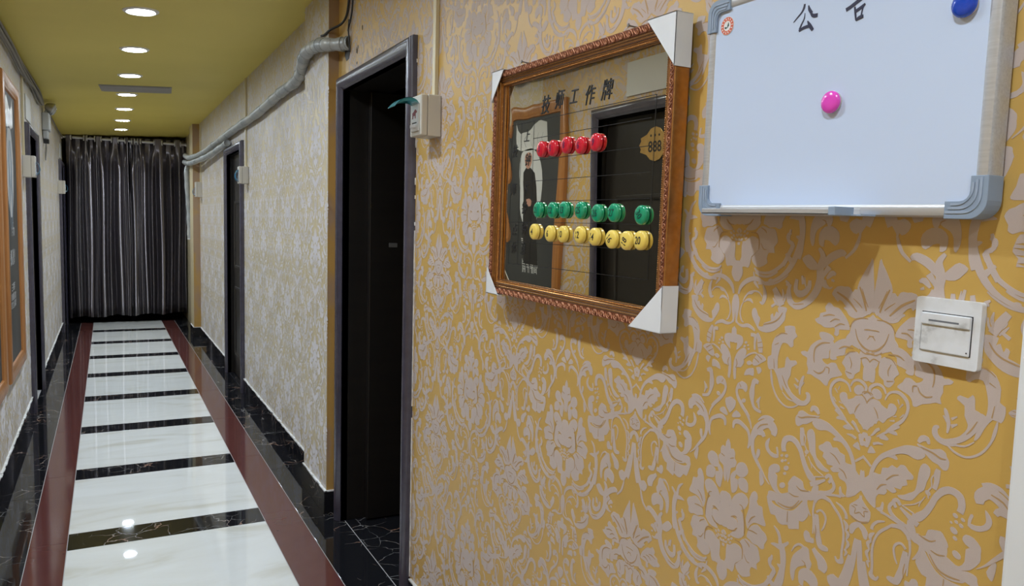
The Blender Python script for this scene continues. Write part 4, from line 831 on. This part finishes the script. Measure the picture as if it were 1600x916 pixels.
# ------------------------------------------------------------------ key card switch
M['switch'] = noisy('grubby white switch', [(0.30, (0.30, 0.30, 0.30)), (0.42, (0.66, 0.67, 0.68)), (0.6, (0.74, 0.76, 0.79))], 26, 0.35, detail=6)
sw = thing('card_switch', 'scuffed white key card switch on yellow damask below the white board', 'switch', frame_right(XR-0.0008, 0.5975, CH-0.1215, math.radians(-0.6)))
def rrect(w, h, r, n=5):
    P = []
    for cx, cy, a0 in ((w-r, h-r, 0), (-w+r, h-r, 90), (-w+r, -h+r, 180), (w-r, -h+r, 270)):
        for k in range(n+1):
            a = math.radians(a0+90*k/n); P.append((cx+r*math.cos(a), cy+r*math.sin(a)))
    return P
MB().prism(rrect(0.0430, 0.0428, 0.004), 0, 0.0095).build('plate', M['switch'], sw, bevel=0.002)
MB().box(-0.0335, 0.0335, -0.0265, 0.0245, 0.0094, 0.0098).build('shadow_gap', M['black'], sw)
ins = MB().box(-0.0325, 0.0325, -0.0262, 0.0235, 0.0090, 0.0118).build('insert', M['switch'], sw, bevel=0.0015)
MB().box(-0.0325, 0.0325, 0.0080, 0.0235, 0.0110, 0.0140).build('card_mouth', M['switch'], ins, bevel=0.0014)
MB().box(-0.0215, 0.0185, 0.0128, 0.0152, 0.0139, 0.01405).build('slot', mat('slot grey', (0.16, 0.17, 0.19), 0.5), ins)
MB().lathe([(0.001, 0.0117), (0.001, 0.0121)], 8, (0.0295, -0.0215, 0)).build('screw', M['black'], ins)

# ------------------------------------------------------------------ breaker boxes with trunking
M['teal'] = mat('clear teal cover', (0.10, 0.42, 0.46), 0.12, Transmission_Weight=0.55, IOR=1.3)
M['blue_cover'] = mat('clear blue cover', (0.06, 0.36, 0.62), 0.12, Transmission_Weight=0.4, IOR=1.3)
M['mark_red'] = mat('dark red print', (0.22, 0.012, 0.02), 0.5)
def breaker(mw, label, lid, w=0.10, h=0.13, d=0.068, cover='blue_cover', group='breaker boxes beside the doors'):
    t = thing('breaker_box', label, 'breaker box', mw, group)
    MB().box(-w/2, w/2, -h/2, h/2, 0, d*0.66).build('housing', M['plastic'], t, bevel=0.003)
    MB().box(-w/2+0.001, w/2-0.001, -h/2+0.001, h/2-0.001, d*0.675, d).build('front_shell', M['plastic'], t, bevel=0.004)
    MB().box(-w/2+0.003, w/2-0.003, -h/2+0.003, h/2-0.003, d*0.60, d*0.69).build('seam', M['dull_steel'], t)
    f = MB(); f.box(-w/2+0.018, w/2-0.018, -h/2+0.016, -h/2+0.10, d-0.001, d+0.004)
    fc = f.build('breaker_face', M['white_plastic'], t, bevel=0.001)
    MB().box(-0.014, 0.014, -h/2+0.026, -h/2+0.036, d+0.003, d+0.014).build('toggle', M['white_plastic'], fc, bevel=0.001)
    MB().box(-0.020, 0.020, -h/2+0.040, -h/2+0.044, d+0.0035, d+0.0045).build('print_line', M['black'], fc)
    q = MB(); q.prism([(-0.016, -0.004), (-0.013, 0.000), (-0.013, 0.010), (-0.004, 0.013), (0.004, 0.018), (0.010, 0.017), (0.017, 0.011), (0.012, 0.009), (0.008, 0.008), (0.008, -0.004), (0.004, -0.004), (0.003, 0.003), (-0.006, 0.003), (-0.009, -0.004)], d+0.004, d+0.0046)
    for i, v in enumerate(q.v): q.v[i] = (v[0]*1.35, v[1]*1.3-0.004, v[2])
    q.build('emblem', M['mark_red'], fc)
    c = MB(); n = 10; cw = w/2-0.016
    if lid == 'open':      # flipped up, a curved clear flap sticking out
        P = [(-h/2+0.100, d+0.001), (-h/2+0.111, d+0.010), (-h/2+0.117, d+0.028), (-h/2+0.114, d+0.048), (-h/2+0.103, d+0.066), (-h/2+0.086, d+0.082)]
    else:
        P = [(-h/2+0.016, d+0.004), (-h/2+0.026, d+0.015), (-h/2+0.050, d+0.024), (-h/2+0.075, d+0.022), (-h/2+0.096, d+0.012), (-h/2+0.104, d+0.002)]
    P = spline(P, 3); m = len(P)
    for x in (-cw, cw):
        for yy, z in P: c.v.append((x, yy, z))
        for yy, z in P: c.v.append((x, yy-0.0012 if lid == 'open' else yy, z-0.0012))
    for i in range(m-1):
        c.f += [(i, i+1, 2*m+i+1, 2*m+i), (m+i, 3*m+i, 3*m+i+1, m+i+1), (i, m+i, m+i+1, i+1), (2*m+i, 2*m+i+1, 3*m+i+1, 3*m+i)]
    c.f += [(0, 2*m, 3*m, m), (m-1, 2*m-1, 4*m-1, 3*m-1)]
    if lid == 'open':      # the curved cheeks of the flap
        for x in (-cw, cw):
            k = len(c.v); c.v += [(x, yy, z) for yy, z in P] + [(x, yy-0.011*math.sin(math.pi*i/(m-1)), z) for i, (yy, z) in enumerate(P)]
            c.f += [(k+i, k+i+1, k+m+i+1, k+m+i) for i in range(m-1)]
    c.build('flap', M[cover], t, smooth=True)
    return t
def trunk(mw, length, label, w=0.022, d=0.013):
    t = thing('cable_trunking', label, 'cable trunking', mw, 'cable trunking on the corridor walls')
    MB().box(-w/2, w/2, 0, length, 0, d*0.6).build('channel', M['trunking'], t, bevel=0.0008)
    MB().box(-w/2-0.0006, w/2+0.0006, 0.001, length-0.001, d*0.55, d).build('lid', M['trunking'], t, bevel=0.0015)
bz = CH+0.342
breaker(frame_right(XR-0.001, 2.362, bz), 'cream breaker box with raised teal flap beside the open black doorway', 'open', cover='teal')
trunk(frame_right(XR-0.001, 2.352, bz+0.066), cz(XR)-bz-0.07, 'cream trunking rising from the breaker box with the teal flap')
breaker(frame_right(XF-0.001, 6.18, CH+0.328), 'pale breaker box with closed blue flap beside the far right dark door', 'shut')
trunk(frame_right(XF-0.001, 6.21, CH+0.395), cz(XF)-CH-0.40, 'cream trunking above the breaker box of the far right door')
breaker(frame_right(XF-0.001, 9.42, CH+0.312), 'small pale breaker box beside the orange pilaster near the curtain', 'shut', h=0.17)
trunk(frame_right(XF-0.001, 9.43, CH+0.40), cz(XF)-CH-0.405, 'cream trunking in the corner next to the orange pilaster near the curtain')
breaker(frame_left(XL+0.001, 6.06, CH+0.306), 'cream breaker box on the left wall beside the wooden framed poster', 'shut', h=0.142, d=0.072)
trunk(frame_left(XL+0.001, 6.05, CH+0.38), cz(XL)-CH-0.385, 'cream trunking on the left wall above the nearer breaker box')
breaker(frame_left(XL+0.001, 10.2, CH+0.30), 'cream breaker box on the left wall close to the curtain', 'shut', h=0.15, d=0.072)

# ------------------------------------------------------------------ wrapped hoses on the right wall
def wrap_mat():
    m = noisy('grey foil wrap', [(0.3, (0.30, 0.325, 0.33)), (0.55, (0.44, 0.455, 0.45)), (0.8, (0.52, 0.50, 0.43))], 9, 0.42, bump=0.6, bscale=45, metal=0.15)
    return m
M['wrap'] = wrap_mat()
def hose(name, label, pts, r, mref=None):
    P = spline(pts, 8)
    rr = [r*(1+0.07*math.sin(i*0.9)+0.05*random.uniform(-1, 1)) for i in range(len(P))]
    t = thing(name, label, 'hose', Vector(P[0]), 'wrapped hoses on the right wall')
    MB().tube([Vector(p)-Vector(P[0]) for p in P], rr, 14).build('wrapping', M['wrap'], t, smooth='all')
    b = MB()
    for i in range(3, len(P)-2, 5):      # edges of the spiral tape
        p = Vector(P[i]); q = Vector(P[i+1]); d = (q-p).normalized()
        b.tube([p-Vector(P[0]), p+d*0.006-Vector(P[0])], rr[i]*1.06, 14)
    b.build('tape_edges', M['wrap'], t, smooth=True)['kind'] = 'stuff'
    return t
A = [(.957, 3.375, .777), (.935, 3.42, .776), (.880, 3.48, .778), (.868, 3.56, .790), (.868, 3.72, .806), (.868, 3.86, .800), (.880, 3.97, .776), (.905, 4.11, .760), (.920, 4.33, .747), (.926, 4.70, .748), (.926, 5.10, .735), (.926, 5.70, .717), (.926, 6.45, .716), (.926, 7.11, .709), (.926, 7.87, .699), (.905, 8.70, .672), (.862, 9.35, .668), (.848, 9.75, .690), (.848, 10.06, .730)]
hose('wrapped_hose', 'long grey wrapped hose bending round the pilaster and along the right wall', [(x, y, z+CH) for x, y, z in A], 0.029)
B = [(.926, 7.03, .640), (.915, 7.46, .625), (.905, 8.04, .610), (.885, 8.70, .605), (.850, 9.35, .603), (.840, 9.75, .622), (.835, 10.06, .655)]
hose('wrapped_hose', 'shorter grey wrapped hose under the long one near the curtain', [(x, y, z+CH) for x, y, z in B], 0.027)
Cc = [(.900, 10.13, .65), (.872, 10.11, .585), (.862, 10.07, .52), (.868, 10.06, .32), (.880, 10.06, .10), (.886, 10.06, -.12), (.888, 10.06, -.27)]
hose('wrapped_hose', 'grey wrapped hose hanging straight down in front of the curtain edge', [(x, y, z+CH) for x, y, z in Cc], 0.030)
# black cables by the doorway
def cable(label, runs, m, cat='cable', name='cable', group=None):
    o = Vector(runs[0][0][0])
    t = thing(name, label, cat, o, group)
    for pts, r in runs:
        MB().tube([Vector(p)-o for p in spline(pts, 6)], r, 8).build('strand', m, t, smooth='all')
    return t
M['rubber'] = mat('black rubber', (0.02, 0.019, 0.018), 0.45)
M['grey_cable'] = mat('grey cable sheath', (0.20, 0.185, 0.165), 0.5)
cable('two thin black cables dropping from the ceiling to the hose end', [([(.944, 3.34, 2.43), (.944, 3.36, 2.36), (.944, 3.40, 2.295), (.935, 3.46, 2.27), (.905, 3.52, 2.255), (.897, 3.60, 2.247), (.894, 3.64, 2.250)], 0.0055),
       ([(.944, 3.305, 2.43), (.944, 3.305, 2.34), (.944, 3.325, 2.28), (.944, 3.36, 2.245), (.944, 3.375, 2.225)], 0.004),
       ([(.944, 3.36, 2.27), (.940, 3.355, 2.22), (.944, 3.35, 2.17), (.944, 3.345, 2.13)], 0.0035)], M['rubber'])
q = MB().lathe([(0.012, 0), (0.016, 0.003), (0.028, 0.006), (0.030, 0.0)], 18)
h0 = thing('hose_hole', 'ragged dark hole in the wallpaper where the wrapped hose enters', 'hole', frame_right(XR-0.0006, 3.40, CH+0.765))
MB().prism([(-.045, -.035), (-.02, -.06), (.02, -.055), (.04, -.02), (.035, .03), (.01, .05), (-.035, .035)], 0, 0.0012).build('opening', M['rubber'], h0)
# chips in the wallpaper above the doorway
ch = MB()
for cx, cy, s in ((-0.02, 0.02, 0.012), (-0.005, 0.035, 0.007), (0.055, 0.10, 0.010), (-0.02, -0.03, 0.006)):
    P = [(cx+s*random.uniform(.5, 1.1)*math.cos(a*0.9), cy+s*random.uniform(.7, 1.6)*math.sin(a*0.9)) for a in range(7)]
    ch.prism(P, 0, 0.0009)
cm = ch.build('wallpaper_chips', mat('chipped plaster', (0.10, 0.075, 0.05), 0.8), None, mw=frame_right(XR-0.0002, 3.24, CH+0.70))
cm.parent = wall_right; cm['kind'] = 'stuff'
# cable bundle under the left edge of the ceiling
W = []
for k in range(6):
    P = []
    for i, y in enumerate([3.0, 3.9, 4.83, 5.3, 5.8, 6.3, 6.8, 7.4, 7.95]):
        P.append((XL+0.014+0.012*(k % 2)+random.uniform(0, 0.008), y, CH+0.925+0.012*(k-2.5)+random.uniform(-0.018, 0.018)-0.028*math.sin(math.pi*min(1, max(0, (y-5.0)/1.2)))*(k % 3)/2))
    P[-1] = (XL+0.02, 7.86, CH+0.93)
    W.append((P, 0.006+0.002*(k % 2)))
W.append(([(XL+0.02, 8.24, CH+0.935), (XL+0.02, 8.9, CH+0.94), (XL+0.02, 10.0, CH+0.93), (XL+0.02, 11.1, CH+0.94)], 0.007))
cable('bundle of grey cables sagging along the left edge of the ceiling', W, M['grey_cable'], name='cable_bundle')

# ------------------------------------------------------------------ emergency lamp on the left wall
M['lamp_body'] = mat('pale grey lamp body', (0.48, 0.50, 0.52), 0.35)
M['glass_head'] = mat('clear lamp glass', (0.8, 0.82, 0.84), 0.08, Transmission_Weight=0.6)
em = thing('emergency_light', 'grey twin head emergency lamp high on the left wall', 'emergency light', frame_left(XL+0.001, 8.02, CH+0.80))
MB().box(-0.12, 0.12, -0.075, 0.075, 0, 0.055).build('body', M['lamp_body'], em, bevel=0.008)
MB().box(-0.09, 0.09, -0.145, -0.075, 0.004, 0.040).build('lower_case', M['lamp_body'], em, bevel=0.006)
for x in (-0.08, 0.07):
    a = MB().tube([(x, 0.07, 0.028), (x, 0.095, 0.034)], 0.012, 12).build('neck', M['lamp_body'], em, smooth=True)
    hd = MB()
    P = [(0.018, -0.03), (0.032, -0.02), (0.045, 0.01), (0.048, 0.03)]
    hd.lathe(P, 20)
    R3 = Matrix.Translation((x, 0.125, 0.055)) @ Matrix.Rotation(math.radians(25), 4, 'X')
    hd.v = [tuple(R3 @ Vector(v)) for v in hd.v]
    ho = hd.build('lamp_head', M['steel'], em, smooth=True)
    g2 = MB().lathe([(0.046, 0.028), (0.046, 0.034), (0.03, 0.044), (0.004, 0.048)], 20); g2.v = [tuple(R3 @ Vector(v)) for v in g2.v]
    g2.build('lens', M['glass_head'], ho, smooth=True)
MB().box(-0.02, 0.045, -0.185, -0.148, 0.004, 0.045).build('plug', M['rubber'], em, bevel=0.004)
MB().tube(spline([(0.02, -0.185, 0.02), (0.05, -0.23, 0.02), (0.04, -0.30, 0.015), (-0.01, -0.33, 0.015), (-0.03, -0.27, 0.015), (0.0, -0.2, 0.02)], 6), 0.004, 8).build('cord', M['grey_cable'], em, smooth='all')

# ------------------------------------------------------------------ posters, notices and plate on the left wall
M['oak'] = noisy('orange varnished wood', [(0.3, (0.34, 0.13, 0.035)), (0.7, (0.46, 0.20, 0.06))], 3, 0.3, stretch=(14, 1, 14), detail=6)
M['poster'] = noisy('charcoal poster print', [(0.3, (0.045, 0.047, 0.048)), (0.7, (0.06, 0.062, 0.062))], 2, 0.5, spec=0.25)
M['poster_white'] = mat('white poster print', (0.66, 0.67, 0.67), 0.2)
M['poster_line'] = mat('grey poster line', (0.36, 0.37, 0.38), 0.25)
M['poster_blue'] = mat('pale blue poster print', (0.30, 0.38, 0.44), 0.2)
M['skin'] = mat('skin print', (0.50, 0.27, 0.20), 0.3)
M['robe'] = mat('black robe print', (0.018, 0.018, 0.020), 0.3)
def glyph(m, x, y, s, z):
    n = random.randint(3, 5)
    for k in range(n):
        if random.random() < .5: m.ribbon([(x-s*.4, y+s*(k/n-.4), s*.09), (x+s*.4, y+s*(k/n-.36), s*.09)], z, z+0.0005)
        else: m.ribbon([(x+s*(k/n-.4), y-s*.4, s*.09), (x+s*(k/n-.36), y+s*.42, s*.09)], z, z+0.0005)
def poster(y0, y1, label, variant):
    yc = (y0+y1)/2; w = (y1-y0)/2; zb, zt = CH-0.91, CH+0.735; zc = (zb+zt)/2; h = (zt-zb)/2
    t = thing('framed_poster', label, 'poster', frame_left(XL+0.002, yc, zc), 'wooden framed posters on the left wall')
    MB().sweep([(0, 0), (0, .020), (.006, .027), (.020, .030), (.050, .026), (.060, .020), (.070, .018), (.075, .010), (.075, .002)], [(-w, -h), (-w, h), (w, h), (w, -h)], closed=True).build('frame', M['oak'], t, smooth=True)
    pr = MB().box(-w+0.07, w-0.07, -h+0.07, h-0.07, 0.001, 0.008).build('print', M['poster'], t)
    Z = 0.0080
    def L(zz): return zz-(zc-CH)
    MB().prism([(-.17, L(.62)), (-.19, L(.50)), (-.16, L(.465)), (.10, L(.47)), (.19, L(.49)), (.21, L(.56)), (.18, L(.645)), (.14, L(.60)), (.08, L(.575)), (.00, L(.60)), (-.10, L(.64))][::-1], Z, Z+0.0006).build('banner', M['poster_white'], pr)
    b = MB()
    for k in range(7): b.ribbon(spline([(-.15+.045*k, L(.49)), (-.13+.045*k, L(.53)), (-.15+.05*k, L(.57))], 3) if False else [(-.15+.045*k, L(.49), .003), (-.13+.045*k, L(.53), .003), (-.14+.045*k, L(.565), .002)], Z+0.0005, Z+0.0009)
    b.build('banner_lines', M['poster_line'], pr)
    oval = []
    for k in range(28):
        a = 2*math.pi*k/28; rx = 0.165*(1-0.10*math.sin(a)*-1)
        oval.append((rx*math.cos(a), L(.225)+.255*math.sin(a)))
    MB().prism(oval, Z, Z+0.0006).build('oval', M['poster_white'], pr)
    if variant == 'man':
        MB().prism([(-.02, L(.36)), (-.075, L(.325)), (-.10, L(.24)), (-.115, L(.12)), (-.095, L(-.03)), (-.12, L(-.24)), (.10, L(-.24)), (.085, L(-.02)), (.10, L(.12)), (.095, L(.26)), (.075, L(.33)), (.03, L(.36))][::-1], Z+0.0005, Z+0.0012).build('robe', M['robe'], pr)
        P = [(0.005+.036*math.cos(2*math.pi*k/16), L(.405)+.052*math.sin(2*math.pi*k/16)) for k in range(16)]
        MB().prism(P, Z+0.0005, Z+0.0014).build('face', M['skin'], pr)
        MB().prism([(-.045, L(.155)), (-.03, L(.125)), (.01, L(.12)), (.045, L(.14)), (.05, L(.165)), (.0, L(.17))], Z+0.0011, Z+0.0018).build('hands', M['skin'], pr)
    else:
        b = MB()
        for sgn in (-1, 1):
            b.ribbon([(sgn*.02, L(.40), .02), (sgn*.06, L(.28), .05), (sgn*.04, L(.15), .06), (sgn*.07, L(.03), .04), (sgn*.03, L(-.09), .02)], Z+0.0005, Z+0.0011)
        b.build('figure', M['poster_blue'], pr)
    b = MB()
    for y, n, s in ((-.075, 1, .05), (-.11, 2, .06), (-.235, 4, .055), (-.275, 4, .05), (-.42, 3, .05), (-.475, 5, .045), (-.52, 5, .045)):
        for k in range(n): glyph(b, (k-(n-1)/2)*s*1.15+(.06 if n < 3 else 0), L(y), s, Z)
    b.build('small_writing', M['poster_white'], pr)
poster(3.79, 4.585, 'wooden framed dark poster at the left edge of the photo, man in black robe', 'man')
poster(4.765, 5.565, 'wooden framed dark poster on the left wall next to the cream breaker box', 'pale')
M['notice'] = mat('pale notice card', (0.62, 0.62, 0.60), 0.5)
for D, lab in ((L1, 'pale blank card above the door that the mirror reflects'), (L2, 'pale blank card above the nearer dark door on the left wall'), (L3, 'pale blank card above the dark door beside the curtain')):
    y = (D[0]+D[1])/2 if D is not L2 else D[0]+0.28
    t = tag(MB().box(-0.19, 0.19, 0.03, 0.20, 0, 0.006).build('notice_card', M['notice'], None, bevel=0.001, mw=frame_left(XL+0.001, y, D[2])), lab, 'card', 'cards above the left doors')
# gold number plate and lever handle on the door seen in the mirror
M['brass'] = noisy('brushed brass', [(0.3, (0.48, 0.29, 0.09)), (0.7, (0.60, 0.38, 0.13))], 20, 0.35, metal=0.6)
pl = thing('number_plate', 'ornate gold number plate on the left door that the mirror reflects', 'sign', frame_left(XL-0.044, (L1[0]+L1[1])/2, CH+0.415))
MB().prism([(-.13, .0), (-.115, .02), (-.12, .035), (-.07, .05), (-.04, .075), (0, .085), (.04, .075), (.07, .05), (.12, .035), (.115, .02), (.13, 0), (.115, -.02), (.12, -.035), (.07, -.05), (.04, -.075), (0, -.085), (-.04, -.075), (-.07, -.05), (-.12, -.035), (-.115, -.02)][::-1], 0, 0.004).build('plate', M['brass'], pl, bevel=0.001)
me = text_mesh('888', 0.075, bold=0.0012)
for v in me.vertices: v.co.z += 0.0045; v.co.y -= 0.012
link('number', me, M['black'], pl)
b = MB()
for x in (-.035, 0, .035): b.lathe([(0.007, 0.0035), (0.006, 0.0055)], 6, (x, .042, 0))
b.build('small_marks', M['black'], pl)
hd = thing('door_handle_set', 'silver lever handle on the left door that the mirror reflects', 'door handle', frame_left(XL-0.044, L1[0]+0.16, CH+0.0))
MB().box(-0.022, 0.022, -0.10, 0.10, 0, 0.006).build('back_plate', M['steel'], hd, bevel=0.003)
MB().tube(spline([(0, 0.03, 0.004), (0, 0.03, 0.04), (0.03, 0.032, 0.05), (0.08, 0.03, 0.05), (0.125, 0.022, 0.048)], 5), 0.009, 10).build('lever', M['steel'], hd, smooth='all')
